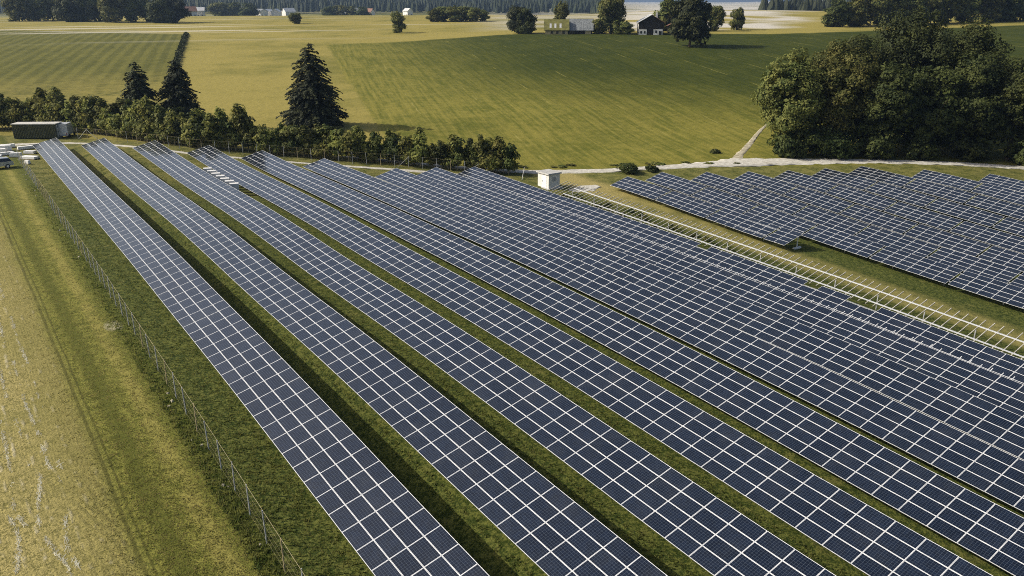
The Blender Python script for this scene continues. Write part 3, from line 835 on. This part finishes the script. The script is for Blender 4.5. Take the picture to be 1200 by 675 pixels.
rf = random.Random(3)
for k, px in enumerate([18, 40, 58, 78, 97, 115, 132, 150, 168, 186, 203]):
    far_tree('%s tree from the left in the grove on the crest behind the striped field' % NUM[k], px, 655 - 0.42 * px + (k % 3) * 14, [17, 19, 20, 18, 19, 18, 20, 18, 17, 18, 16][k], 1.05 + 0.2 * rf.random(), [1, 5, 1, 0, 2, 5, 1, 2, 5, 0, 3][k], 'grove on the crest')
for k, (px, D, h) in enumerate([(983, 470, 14.5), (1003, 474, 16), (1024, 484, 17), (1046, 490, 18), (1068, 500, 18), (1090, 512, 19), (1112, 520, 18), (1134, 532, 19), (1156, 545, 19), (1178, 556, 20), (1200, 570, 20), (1222, 580, 20)]):
    far_tree('%s tree from the left in the wood edge above the green hillside' % NUM[k], px, D, h, 1.15, [0, 5, 1, 2, 1, 5, 1, 2, 1, 0, 1, 0][k], 'wood edge above the green hillside')
far_tree('solitary round bushy tree standing on the pale crest field', 465, 424, 10.6, 0.95, 2)
far_tree('small low bush on the crest field before the hazy village', 343, 536, 6.6, 1.5, 1)
for k, px in enumerate([508, 519, 531, 543, 555, 566]):
    far_tree('%s rounded bush from the left in the clump on the crest field edge' % NUM[k], px, 545 + 8 * (k % 2), [8.5, 9.5, 10, 9.6, 9, 7.5][k], 1.5, [2, 1, 2, 1, 2, 2][k], 'bush clump on the crest')
for k, (px, h) in enumerate([(385, 7), (397, 8), (410, 7.5), (424, 6.5), (256, 10), (272, 11), (290, 10)]):
    far_tree('hazy tree before the distant village, %s counting from the left' % NUM[[3, 4, 5, 6, 0, 1, 2][k]], px, 1010 + 20 * (k % 3), h + 8, 1.5, k % 3, 'trees before the village')
far_tree('dark tree beside the mossy barn on the crest', 606, 397, 12.5, 1.0, 3)
far_tree('dense dark tree between the crest and the mossy barn', 617, 392, 12.0, 1.0, 0)
far_tree('rounded tree rising behind the two barns', 658, 425, 14.0, 0.8, 2)
far_tree('tall sunlit tree between the barn and the dark house', 716, 396, 17.5, 0.95, 1)
far_tree('yellowish bush at the foot of the tall farm tree', 704, 391, 6.8, 1.4, 1)
far_tree('low bush beside the dark farmhouse gable', 736, 388, 6.0, 1.5, 2)
far_tree('yellow green bush next to the farmhouse wall', 725, 390, 6.2, 1.2, 5)
far_tree('pale green tree behind the farmhouse roof', 786, 415, 18.5, 1.0, 5)
far_tree('light green tree just behind the round dark tree', 842, 420, 12.0, 0.8, 1)
far_tree('small rounded tree alone on the pale stubble field', 866, 432, 10.8, 0.95, 2)
far_tree('low dark bush right of the round dark tree', 795, 392, 7.0, 1.3, 3)
x, y = polar(812, 331)
cm = crown_mesh('crown', 560, broad_lobes(19.0, 8.6, 77, -0.02, 9), 9000, 0.62, M_dark, 110, 0.17)
tree('round_tree', 'big round dark tree beside the farmhouse at the top of the green field', x, y, cm, trunk_mesh('trunk', 18, .45, M_bark, 4, 5))

# tall crop edge with its shadow line built as dark leaves between two fields
rgk = np.random.default_rng(71); n = 5200
t_ = rgk.uniform(0, 1, n); yy = 238 + t_ * 186; xx = 51 + 0.288 * (yy - 230) + rgk.normal(size=n) * 0.45
zz = G(xx, yy) + rgk.uniform(0, 1.15, n)
v = leaf_quads(np.stack([xx, yy, zz], -1), unit(rgk.normal(size=(n, 3))), rgk.uniform(.35, .75, n), rgk)
tag(link('crop_edge_shadow', mesh_np('crop_edge_shadow', v, np.arange(len(v)).reshape(-1, 4), M_dark)), 'tall crop edge and its shadow line as dark leaves between the striped field and the tan field', 'vegetation', kind='stuff')


# distant forest
def conifer_field(name, n, az0, az1, d0, d1, seed, h0, h1, mat, label):
    rg = np.random.default_rng(seed); a = np.radians(rg.uniform(az0, az1, n)); d = np.sqrt(rg.uniform(d0 ** 2, d1 ** 2, n))
    x, y = d * np.sin(a), d * np.cos(a); z = G(x, y); h = rg.uniform(h0, h1, n); r = h * rg.uniform(.17, .26, n); k = 6
    ang = np.arange(k) * 2 * math.pi / k
    V = np.zeros((n, 2 * k + 1, 3))
    for q, (zf, rf_) in enumerate(((0.12, 1.0), (0.55, 0.62))):
        jr = rg.uniform(.75, 1.25, (n, k))
        V[:, q * k:(q + 1) * k, 0] = x[:, None] + np.cos(ang) * r[:, None] * rf_ * jr; V[:, q * k:(q + 1) * k, 1] = y[:, None] + np.sin(ang) * r[:, None] * rf_ * jr; V[:, q * k:(q + 1) * k, 2] = (z + h * zf)[:, None]
    V[:, 2 * k] = np.stack([x, y, z + h], -1)
    tri = []
    for j in range(k):
        tri += [(j, (j + 1) % k, k + (j + 1) % k), (j, k + (j + 1) % k, k + j), (k + j, k + (j + 1) % k, 2 * k)]
    F = (np.array(tri)[None] + (np.arange(n) * (2 * k + 1))[:, None, None]).reshape(-1, 3)
    return tag(link(name, mesh_np(name, V.reshape(-1, 3), F, mat)), label, 'forest', kind='stuff')


M_forest = foliage('distant_forest', (0.012, 0.020, 0.010), (0.035, 0.045, 0.016), 0.02, 0.05)
conifer_field('forest', 9000, -14, 42, 1420, 2700, 81, 17, 26, M_forest, 'hazy blue conifer forest covering the slope behind the village')
conifer_field('forest', 1800, 52, 74, 960, 1350, 82, 15, 22, M_forest, 'bluish conifer forest behind the tan field on the crest')
conifer_field('forest', 1800, 56, 80, 2300, 3200, 83, 16, 24, M_forest, 'faint conifer forest on the farthest hazy ridge')


# ------------------------------------------------------------------ farm and village
M_plaster = simple('white_plaster', (0.78, 0.77, 0.73), 0.85, 0, 0.08, 0.8, 0.2)
M_tanwall = simple('tan_plaster', (0.45, 0.38, 0.22), 0.85, 0, 0.12, 0.6, 0.2)
M_darkwood = simple('dark_weathered_boards', (0.030, 0.026, 0.022), 0.85, 0, 0.3, 1.2, 0.15)
M_moss = simple('mossy_roof', (0.155, 0.150, 0.045), 0.85, 0, 0.25, 0.7, 0.2)
M_slate = simple('grey_roof_panels', (0.20, 0.215, 0.22), 0.4, 0, 0.35, 1.4, 0.5)
M_paleroof = simple('bright_metal_and_lit_slope', (0.66, 0.66, 0.64), 0.4, 0.3, 0.08, 0.6)
M_tile = simple('red_brown_tiles', (0.22, 0.11, 0.07), 0.8, 0, 0.25, 0.8)
M_pane = simple('dark_window_glass', (0.015, 0.018, 0.022), 0.12, 0, 0.2, 1.0, 0.6)


def gable_house(name, label, loc, rz, L, W, he, hp, wall, roof, group=None, windows=(), overhang=0.6, lower=None, gable=None, cat='house', detail=True):
    """ridge along local y; gables at y = 0 (front) and y = L; x from -W/2 to W/2"""
    t = empty(name, (loc[0], loc[1], g1(*loc)), rz); tag(t, label, cat, group)
    w = W / 2
    b = MB(); b.quad((-w, 0, -1), (w, 0, -1), (w, 0, he), (0, 0, hp), (-w, 0, he)); b.quad((w, L, -1), (-w, L, -1), (-w, L, he), (0, L, hp), (w, L, he))
    b.quad((-w, L, -1), (-w, 0, -1), (-w, 0, he), (-w, L, he)); b.quad((w, 0, -1), (w, L, -1), (w, L, he), (w, 0, he))
    b.build('wall', wall, t)
    o = overhang; sl = (hp - he) / w
    for s in (-1, 1):
        e = (s * (w + o), he - o * sl)
        r = MB(); r.hexa([(e[0], -o, e[1]), (0, -o, hp), (0, L + o, hp), (e[0], L + o, e[1]), (e[0], -o, e[1] + .22), (0, -o, hp + .24), (0, L + o, hp + .24), (e[0], L + o, e[1] + .22)])
        r.build('roof', roof if not isinstance(roof, tuple) else roof[(s + 1) // 2], t)
    for (face, u0, u1, z0, z1, m) in windows:
        q = MB()
        if face == 'f': q.box(u0, u1, -0.12, 0.02, z0, z1)
        elif face == 'l': q.box(-w - 0.12, -w + 0.02, u0, u1, z0, z1)
        else: q.box(w - 0.02, w + 0.12, u0, u1, z0, z1)
        nm = 'window' if m is M_pane else 'door' if m is M_darkwood else 'wall_panel'
        q.build(nm, m, t)
    return t


hx, hy = polar(765, 386)
face = math.atan2(hx, hy)
gable_house('farmhouse', 'dark boarded farmhouse with white ground floor and left roof slope coloured as sunlit beside the round tree', (hx, hy), -face + R(3), 17, 11.4, 5.4, 8.6, M_darkwood, (M_paleroof, M_tile),  # sunlight on the left slope is put into its brighter roof colour
            windows=[('f', -5.5, -1.9, -0.5, 2.4, M_plaster), ('f', 1.1, 5.2, -0.5, 2.5, M_plaster), ('f', -1.2, 0.6, -.5, 2.3, M_darkwood), ('l', .2, 4, -.5, 5.0, M_plaster)])
fh = bpy.data.objects['farmhouse']
for (u0, u1, z0, z1) in ((-4.9, -4.1, 0.6, 1.7), (-3.2, -2.5, .6, 1.7), (1.9, 2.7, .9, 1.9), (3.6, 4.8, -.4, 1.7)):
    MB().box(u0, u1, -0.20, -0.13, z0, z1).build('window', M_pane, fh)
MB().box(2.2, 3.0, 6, 6.9, 6.4, 9.6).build('chimney', M_plaster, fh)
ax, ay = polar(646, 392)
gable_house('barn', 'tan walled barn with mossy olive roof and bright skylights on the crest', (ax + 5.0, ay - 6.5), -math.atan2(ax, ay) + R(90), 10.5, 9.0, 2.1, 6.2, M_tanwall, M_moss, cat='barn',
            windows=[('l', 1.5, 2.6, .2, 1.4, M_pane), ('l', 4.4, 5.4, .2, 1.4, M_pane), ('l', 7.0, 8.0, .2, 1.4, M_pane)])
bA = bpy.data.objects['barn']
for u0 in (3.0, 5.4, 7.6):
    q = MB(); z = lambda x: 2.1 + (x + 4.5) / 4.5 * 4.1 + .25
    q.quad((-4.0, u0, z(-4.0)), (-4.0, u0 + .9, z(-4.0)), (-2.0, u0 + .9, z(-2.0)), (-2.0, u0, z(-2.0))); q.build('skylight', M_paleroof, bA)
bx_, by_ = polar(675, 394)
gable_house('barn', 'low dark barn with grey speckled roof next to the mossy barn', (bx_ + 5.2, by_ - 6.0), -math.atan2(bx_, by_) + R(90), 11.5, 9.0, 2.0, 6.4, M_darkwood, M_slate, cat='barn',
            windows=[('l', .6, 3.2, -.4, 1.5, M_tanwall), ('l', 8, 10.5, -.4, 1.5, M_pane)])
bx2, by2 = polar(795, 402)
gable_house('shed', 'low dark shed wing behind the farmhouse and the round tree', (bx2, by2), -face, 9, 8, 3.2, 5.2, M_darkwood, M_tile, cat='shed')
rv = random.Random(12)
for k, (px, D, L, W) in enumerate([(228, 1040, 16, 11), (238, 1060, 12, 10), (286, 1120, 14, 10), (297, 1150, 12, 10), (308, 1100, 17, 11), (316, 1130, 12, 9), (324, 1120, 13, 10), (333, 1160, 11, 9), (343, 1130, 14, 10), (393, 1120, 12, 9), (402, 1150, 12, 10), (420, 1170, 11, 9), (426, 1130, 17, 10), (436, 1180, 12, 9), (480, 1200, 12, 9)]):
    x, y = polar(px, D)
    gable_house('village_house', 'small pale gabled house in the hazy village, %s from the left' % NUM[k], (x, y), rv.uniform(0, 3.1), L, W, rv.uniform(7, 9), rv.uniform(11, 14), M_plaster, rv.choice([M_paleroof, M_tile, M_slate, M_paleroof]), 'houses of the distant village',
                windows=[('f', -3.2, -2.0, 2.5, 4.2, M_pane), ('f', 1.8, 3.0, 2.5, 4.2, M_pane), ('l', 2, 3.2, 2.5, 4.2, M_pane), ('l', 6, 7.2, 2.5, 4.2, M_pane), ('r', 3, 4.2, 2.5, 4.2, M_pane)])

# ------------------------------------------------------------------ fences
M_post = simple('fence_post_metal', (0.40, 0.42, 0.45), 0.55, 0.3, 0.15, 3.0)
M_wpost = simple('fence_post_wood', (0.36, 0.30, 0.18), 0.85, 0, 0.25, 3.0, 0.2)
M_wire = simple('fence_wire', (0.42, 0.37, 0.22), 0.6, 0.2, 0.1, 2.0)


def fence(label, pts, spacing, h, seed, mats=(M_post, M_post, M_wpost), braces=(), top=0.014):
    p = np.array(pts, float); t = np.r_[0, np.cumsum(np.hypot(*np.diff(p, axis=0).T))]
    u = np.arange(0, t[-1] + 0.01, spacing); X = np.interp(u, t, p[:, 0]); Y = np.interp(u, t, p[:, 1]); Z = G(X, Y)
    root = empty('wire_fence', (X[0], Y[0], Z[0])); tag(root, label, 'fence')
    rg = random.Random(seed); mes = [MB().tube([(0, 0, -.25), (0, 0, h)], [.034, .034], 6).mesh('post', m) for m in mats]
    tops = []
    for i in range(len(u)):
        dx, dy = rg.uniform(-.06, .06), rg.uniform(-.05, .05)
        o = link('post', mes[rg.randrange(len(mes))], root, (X[i] - X[0], Y[i] - Y[0], Z[i] - Z[0]), (rg.gauss(0, .018), rg.gauss(0, .018), 0))
        tops.append(Vector((X[i] - X[0], Y[i] - Y[0], Z[i] - Z[0])))
    for k, zz in enumerate((0.15, 0.6, 1.05, 1.5, h - 0.04)):
        b = MB()
        for a, c in zip(tops[:-1], tops[1:]):
            w = top if k == 4 else 0.0035
            b.bar(a + Vector((0, 0, zz)), c + Vector((0, 0, zz)), w, w)
        b.build('wire', M_wire, root)
    b = MB()
    for a, c in zip(tops[:-1], tops[1:]):
        for q in range(1, 13):
            s = a.lerp(c, q / 13.0); b.bar(s + Vector((0, 0, .12)), s + Vector((0, 0, h - .05)), .0015, .0015)
    o = b.build('wire_mesh', M_wire, root); o['kind'] = 'stuff'
    for (i, dx, dy) in braces:
        a = tops[i] + Vector((0, 0, h * .9)); MB().bar(a, tops[i] + Vector((dx, dy, 0)), .07, .07).build('brace', M_paleroof, root)
    return root


fence('long wire mesh fence between the mown verge and the first solar row', [(9.3, 14.5), (9.3, 152.0)], 2.5, 2.0, 4)
fence('wire fence with thin posts in front of the young hedge', [(21.0, 172.5), (28.6, 160.6), (36.6, 147.6), (44.8, 140.8), (52.0, 134.2), (61, 126.2), (68, 120.0), (74.8, 113.2)], 2.5, 2.1, 6, braces=((1, 1.5, -1.4), (1, -1.4, 1.5), (27, -1.6, 1.4), (-1, -1.7, 1.6)))
# stones and clods at the post feet
me_st = crown = MB().hexa([(-.16, -.1, -.05), (.15, -.14, -.05), (.18, .12, -.05), (-.13, .15, -.05), (-.09, -.06, .12), (.08, -.07, .13), (.1, .06, .1), (-.06, .09, .12)]).mesh('clod', simple('pale_clod', (0.42, 0.38, 0.28), 0.9, 0, .2, 3))
rc = random.Random(31)
for k in range(18):
    y = rc.uniform(30, 140); x = 9.3 - rc.uniform(.15, .7)
    o = link('clod', me_st, None, (x, y, g1(x, y)), (0, 0, rc.uniform(0, 6))); o.scale = [rc.uniform(.4, .9)] * 3
    tag(o, 'small pale clod of earth at the foot of the long fence', 'clod', 'clods along the fence foot')

# ------------------------------------------------------------------ transformer kiosk
M_kiosk = simple('kiosk_plaster', (0.70, 0.69, 0.66), 0.75, 0, .06, 1.0, .3)
M_door = simple('white_metal_door', (0.80, 0.80, 0.79), 0.5, 0, .04, 1.0)
M_grey = simple('grey_concrete', (0.42, 0.42, 0.40), 0.85, 0, .12, 1.5, .2)
kx, ky = 80.0, 101.6
k0 = empty('transformer_kiosk', (kx, ky, g1(kx, ky))); tag(k0, 'small white transformer kiosk with flat roof at the end of the bare frame', 'kiosk')
MB().box(-1.15, 1.15, -1.45, 1.45, -.4, 2.35).build('wall', M_kiosk, k0)
MB().hexa([(-1.4, -1.7, 2.352), (1.4, -1.7, 2.352), (1.4, 1.7, 2.352), (-1.4, 1.7, 2.352), (-1.35, -1.65, 2.56), (1.35, -1.65, 2.56), (1.35, 1.65, 2.56), (-1.35, 1.65, 2.56)]).build('roof', M_grey, k0)
dd = MB().box(-1.19, -1.152, -.95, .35, .1, 2.05).build('door', M_door, k0)
MB().box(-1.23, -1.19, .12, .2, 1.0, 1.25).build('handle', M_grey, dd)
for z in (1.2, 1.34, 1.48, 1.62, 1.76): MB().hexa([(-.4, -1.49, z), (.4, -1.49, z), (.4, -1.452, z + .02), (-.4, -1.452, z + .02), (-.4, -1.49, z + .03), (.4, -1.49, z + .03), (.4, -1.452, z + .10), (-.4, -1.452, z + .10)]).build('louvre_slat', M_grey, k0)
MB().box(-1.6, 1.6, -1.9, 1.9, -.5, .06).build('base', M_grey, k0)
st = MB().tube([(0, 0, -.1), (.9, .55, 1.9)], [.04, .035], 6).build('leaning_pole', M_door, None, (78.9, 107.6, g1(78.9, 107.6)))
tag(st, 'white pole leaning beside the transformer kiosk', 'pole')

# ------------------------------------------------------------------ site store at the far end of the first row
M_cont = simple('dark_green_sheet', (0.040, 0.048, 0.022), 0.55, 0.1, .2, 1.5)
M_rib = simple('weathered_green_rib', (0.075, 0.080, 0.035), 0.6, 0.1, .25, 1.5)
M_pale = simple('pale_roof_sheet', (0.55, 0.54, 0.50), 0.6, 0, .12, 1.0)
c0 = empty('storage_container', (10.9, 178.2, g1(14, 176)), R(-32)); tag(c0, 'dark ribbed storage container with a pale roof at the hedge corner', 'container')
MB().box(0, 8.0, 0, 2.5, .12, 2.72).build('body', M_cont, c0)
for i in range(27): MB().box(.12 + i * .292, .25 + i * .292, -.05, -.002, .2, 2.6).build('rib', M_rib, c0)
MB().box(-.1, 8.1, -.12, 2.6, 2.722, 2.88).build('roof', M_pale, c0)
for y in (.08, 1.28): MB().box(8.002, 8.07, y, y + 1.14, .2, 2.6).build('door', M_slate, c0)
for y in (.4, .9, 1.6, 2.1): MB().tube([(8.1, y, .25), (8.1, y, 2.55)], [.03, .03], 5).build('lock_rod', M_alu, c0)
for x in (.1, 7.6): MB().box(x, x + .3, .1, 2.4, -.15, .12).build('skid', M_grey, c0)
# box van parked past the container
v0 = empty('box_van', (18.75, 174.6, g1(18.75, 174.6)), R(-24)); tag(v0, 'grey box van parked between the container and the hedge', 'van')
M_vanbody = simple('light_grey_van_paint', (0.50, 0.53, 0.57), 0.35, 0.1, .06, 1.0)
M_tyre = simple('black_tyre', (0.015, 0.015, 0.015), 0.9, 0, .2, 3, .2)
MB().hexa([(-.95, 0, .5), (.95, 0, .5), (.95, 3.0, .5), (-.95, 3.0, .5), (-.92, 0.05, 2.65), (.92, 0.05, 2.65), (.92, 3.0, 2.65), (-.92, 3.0, 2.65)]).build('cargo_box', M_vanbody, v0)
MB().hexa([(-.9, 3.0, .5), (.9, 3.0, .5), (.88, 4.6, .5), (-.88, 4.6, .5), (-.86, 3.0, 2.0), (.86, 3.0, 2.0), (.8, 3.7, 2.0), (-.8, 3.7, 2.0)]).build('cab', M_vanbody, v0)
for (x, y) in ((-.9, .8), (.9, .8), (-.9, 3.8), (.9, 3.8)):
    MB().tube([(x - .11, y, .36), (x + .11, y, .36)], [.36, .36], 12).build('wheel', M_tyre, v0)
for x in (-.8, .62): MB().box(x, x + .18, -.03, -.002, .62, .9).build('tail_light', simple('red_lens', (.35, .02, .02), .3), v0)
MB().box(-.9, .9, -.10, -.004, .42, .56).build('bumper', M_grey, v0)


# car at the picture edge
def car(label, x, y, rz, body_c):
    t = empty('parked_car', (x, y, g1(x, y)), rz); tag(t, label, 'car')
    mb = simple('silver_car_paint', body_c, 0.28, 0.35, .04, 1.0)
    prof = [(-2.3, .35), (-2.32, .75), (-2.2, .95), (-1.45, 1.02), (-.9, 1.05), (2.0, 1.05), (2.25, .95), (2.3, .4)]
    b = MB(); n = len(prof)
    for s, q in ((-.88, 1), (.88, -1)):
        pass
    L = [(px_, -.88, pz) for px_, pz in prof]; Rr_ = [(px_, .88, pz) for px_, pz in prof]
    b.quad(*L); b.quad(*Rr_[::-1])
    for i in range(n): j = (i + 1) % n; b.quad(L[i], L[j], Rr_[j], Rr_[i])
    b.build('body', mb, t)
    MB().hexa([(-1.0, -.82, 1.052), (2.1, -.82, 1.052), (2.1, .82, 1.052), (-1.0, .82, 1.052), (-.35, -.68, 1.5), (1.8, -.68, 1.5), (1.8, .68, 1.5), (-.35, .68, 1.5)]).build('window_band', M_pane, t)
    MB().hexa([(-.4, -.70, 1.502), (1.86, -.70, 1.502), (1.86, .70, 1.502), (-.4, .70, 1.502), (-.3, -.62, 1.6), (1.75, -.62, 1.6), (1.75, .62, 1.6), (-.3, .62, 1.6)]).build('roof', mb, t)
    for (wx, wy) in ((-1.45, -.82), (-1.45, .82), (1.4, -.82), (1.4, .82)):
        w = MB().tube([(wx, wy - .1, .33), (wx, wy + .1, .33)], [.33, .33], 14).build('wheel', M_tyre, t)
        MB().tube([(wx, wy - .12, .33), (wx, wy + .12, .33)], [.19, .19], 10).build('rim', M_alu, w)
    for wy in (-.72, .5): MB().box(-2.345, -2.31, wy, wy + .22, .62, .8).build('headlight', M_door, t)
    return t


car('silver car parked on the grass at the picture edge beside the white stacks', 5.8, 146.6, R(8), (0.45, 0.48, 0.52))

# pallets and white building material in the yard
M_white = simple('white_wrapped_boards', (0.76, 0.76, 0.75), 0.6, 0, .05, 2.0, .3)
M_wood = simple('pallet_wood', (0.30, 0.24, 0.14), 0.85, 0, .2, 2.0, .2)
yard = [ # x, y, rz, length, width, height, label
 (5.2, 166.2, 4, 3.4, 1.1, .55, 'white wrapped stack farthest back in the storage yard by the path'),
 (6.4, 162.2, -3, 3.9, 1.1, .65, 'longest white wrapped stack in the storage yard'),
 (5.4, 158.2, 2, 2.9, 1.2, .8, 'white wrapped stack in the middle of the yard, behind the car'),
 (6.6, 155.0, 78, 3.6, .9, .5, 'white wrapped stack lying crosswise in the storage yard'),
 (4.8, 150.6, 0, 3.2, 1.2, 1.0, 'white wrapped stack right behind the silver car'),
 (11.6, 164.6, 6, 2.8, .9, .45, 'white wrapped stack beside the low corner of the first solar row'),
 (11.0, 153.2, -48, 2.9, 1.3, .35, 'low white stack lying askew inside the fence end'),
 (9.0, 168.0, 3, 2.4, .9, .5, 'short white stack at the path edge left of the container'),
 (8.3, 164.3, -8, 2.2, 1.0, .9, 'tall white wrapped stack between the path and the fence end'),
 (8.1, 159.6, 12, 2.6, .8, .4, 'flat white wrapped stack near the fence end, behind the crosswise stack'),
 (9.3, 156.6, -30, 1.8, .9, .6, 'small white wrapped stack turned towards the first solar row'),
 (11.6, 158.9, -42, 2.0, 1.0, .4, 'low white stack beside the low edge of the first solar row'),
 (10.2, 148.4, -60, 1.0, .5, .5, 'small white block standing at the end of the long fence')]
for (x, y, a, L, W, H, lab) in yard:
    t = empty('pallet_stack', (x, y, g1(x, y)), R(a)); tag(t, lab, 'pallet stack', 'white stacks in the storage yard')
    p = MB()
    for s in (-.45, 0, .45): p.box(-L / 2, L / 2, s * W - .06, s * W + .06, -.06, .10)
    for i in range(7): xx = -L / 2 + L * i / 7; p.box(xx, xx + L / 9, -W / 2, W / 2, .102, .125)
    p.build('pallet', M_wood, t)
    MB().hexa([(-L / 2 + .03, -W / 2 + .03, .127), (L / 2 - .03, -W / 2 + .03, .127), (L / 2 - .03, W / 2 - .03, .127), (-L / 2 + .03, W / 2 - .03, .127), (-L / 2 + .06, -W / 2 + .06, .13 + H), (L / 2 - .06, -W / 2 + .06, .13 + H), (L / 2 - .06, W / 2 - .06, .13 + H), (-L / 2 + .06, W / 2 - .06, .13 + H)]).build('wrapped_load', M_white, t)
# pale cartons standing between the third and the fourth row
for k in range(7):
    y = 124.2 - k * 2.15; x = 31.75
    t = empty('panel_carton', (x, y, g1(x, y)), R(-17)); tag(t, 'tall white carton between the third and fourth solar rows, %s from the hedge' % NUM[k], 'carton', 'cartons between the third and fourth rows')
    p = MB()
    for s in (-.35, 0, .35): p.box(-.62, .62, s - .05, s + .05, -.05, .10)
    p.build('pallet', M_wood, t)
    MB().box(-.6, .6, -.42, .42, .102, 1.62).build('carton_box', M_white, t)
    MB().box(-.61, .61, -.06, .06, 1.0, 1.625).build('strap', M_paleroof, t)

# ------------------------------------------------------------------ grass and straw
def tufts(name, n, xr, yr, hmin, hmax, wid, mat, label, seed, keep=None, dens=None):
    rg = np.random.default_rng(seed); x = rg.uniform(*xr, n); y = rg.uniform(*yr, n)
    if dens is not None: k = rg.uniform(0, 1, n) < dens(x, y); x, y = x[k], y[k]
    if keep is not None: k = keep(x, y); x, y = x[k], y[k]
    px, py, d = project(np.stack([x, y, np.full(len(x), 0.0)], -1)); k = (d > 1) & (px > -40) & (px < 1240) & (py < 720); x, y = x[k], y[k]
    z = G(x, y) - 0.02; n = len(x); V = []
    for b in range(3):
        a = rg.uniform(0, 6.283, n); h = rg.uniform(hmin, hmax, n); w = wid * rg.uniform(.6, 1.4, n); l = rg.uniform(.1, .6, n) * h
        dx, dy = np.cos(a), np.sin(a); ox, oy = rg.normal(size=n) * .07, rg.normal(size=n) * .07
        V.append(np.stack([np.stack([x + ox - dy * w, y + oy + dx * w, z], -1), np.stack([x + ox + dy * w, y + oy - dx * w, z], -1), np.stack([x + ox + dx * l, y + oy + dy * l, z + h], -1)], 1))
    V = np.concatenate(V).reshape(-1, 3)
    return tag(link(name, mesh_np(name, V, np.arange(len(V)).reshape(-1, 3), mat)), label, 'grass', kind='stuff')


M_grass = foliage('meadow_blades', (0.062, 0.085, 0.015), (0.190, 0.190, 0.046), 1.6, 0.5)
M_strw = foliage('straw', (0.62, 0.56, 0.38), (0.85, 0.80, 0.62), 1.0, 0.1)


def in_gap(x, y):
    """ground that is not under a solar row"""
    ok = np.ones(len(x), bool)
    for k in range(9): ok &= ~((x > XR[k] + 0.1) & (x < XR[k] + 3.9) & (y < ENDS[k]))
    return ok


tufts('meadow_grass', 230000, (9.4, 76.0), (16, 150), .06, .20, .04, M_grass, 'rough green grass growing between the solar rows', 91, in_gap, lambda x, y: np.clip((42.0 / np.hypot(x, y)) ** 2, .04, 1))
tufts('verge_grass', 9000, (8.2, 9.5), (20, 130), .08, .28, .04, M_grass, 'taller unmown grass along the foot of the long fence', 92, None, lambda x, y: np.clip((40.0 / np.hypot(x, y)) ** 2, .05, 1))
M_mown = foliage('mown_blades', (0.140, 0.148, 0.034), (0.33, 0.29, 0.095), 1.2, 0.55)
tufts('mown_grass', 70000, (1.6, 8.8), (20, 130), .03, .10, .03, M_mown, 'short mown grass on the verge between stubble and fence', 94, None, lambda x, y: np.clip((40.0 / np.hypot(x, y)) ** 2, .05, 1) * np.clip((x - 1.6) / 3.2, 0, 1) * np.clip(1 - np.abs(np.abs(x - 4.75) - .55) * -0.0 - .55 * np.exp(-((x - 3.9) / .22) ** 2) - .55 * np.exp(-((x - 5.4) / .22) ** 2), 0, 1))
rs = np.random.default_rng(93); n = 80000
y = 20 + rs.uniform(0, 1, n) ** 1.6 * 110; ln = np.floor(rs.uniform(-14, 4.0, n) / 0.87) * 0.87 + .3
wob = 0.5 * np.sin(y * .045 + 1.0) + np.where(y < 48, 0.35 * np.sin(y * .55 + ln * 1.7), 0.06 * np.sin(y * .5 + ln))
x = ln + wob + rs.normal(size=n) * .05
gate = np.sin(y * 3.1 + ln * 9) + 1.2 * np.sin(y * .83 + ln * 5) + np.sin(y * .31 + ln * 3) + rs.normal(size=n) * .5
k = (x < 1.8) & (gate > 0.25) & (rs.uniform(0, 1, n) < 0.9); x, y = x[k], y[k]; n = len(x)
z = G(x, y) + rs.uniform(.01, .04, n); a = rs.normal(size=n) * .45 + math.pi / 2; L = rs.uniform(.05, .2, n); w = rs.uniform(.006, .014, n)
dx, dy = np.cos(a) * L, np.sin(a) * L; ex, ey = -np.sin(a) * w, np.cos(a) * w; zz = rs.normal(size=n) * .012
V = np.stack([np.stack([x - dx - ex, y - dy - ey, z - zz], -1), np.stack([x + dx - ex, y + dy - ey, z + zz], -1), np.stack([x + dx + ex, y + dy + ey, z + zz + .01], -1), np.stack([x - dx + ex, y - dy + ey, z - zz + .01], -1)], 1).reshape(-1, 3)
tag(link('straw_litter', mesh_np('straw_litter', V, np.arange(len(V)).reshape(-1, 4), M_strw)), 'pale straw left in lines on the stubble field', 'straw', kind='stuff')

# ------------------------------------------------------------------ haze over the whole landscape
hm = bpy.data.materials.new('haze_air'); hm.use_nodes = True
hn = hm.node_tree; hn.nodes.clear()
ho = hn.nodes.new('ShaderNodeOutputMaterial'); pv = hn.nodes.new('ShaderNodeVolumePrincipled')
pv.inputs['Color'].default_value = (0.46, 0.66, 1.0, 1); pv.inputs['Density'].default_value = 0.00009; pv.inputs['Anisotropy'].default_value = 0.3
hn.links.new(pv.outputs[0], ho.inputs['Volume'])
zmin = float(gv[:, 2].min()) - 1.0
hb = MB().box(-9000, 9000, -9000, 9000, zmin, 95.0)
tag(hb.build('haze', hm), 'thin bluish haze lying over the whole landscape', 'haze', kind='stuff')
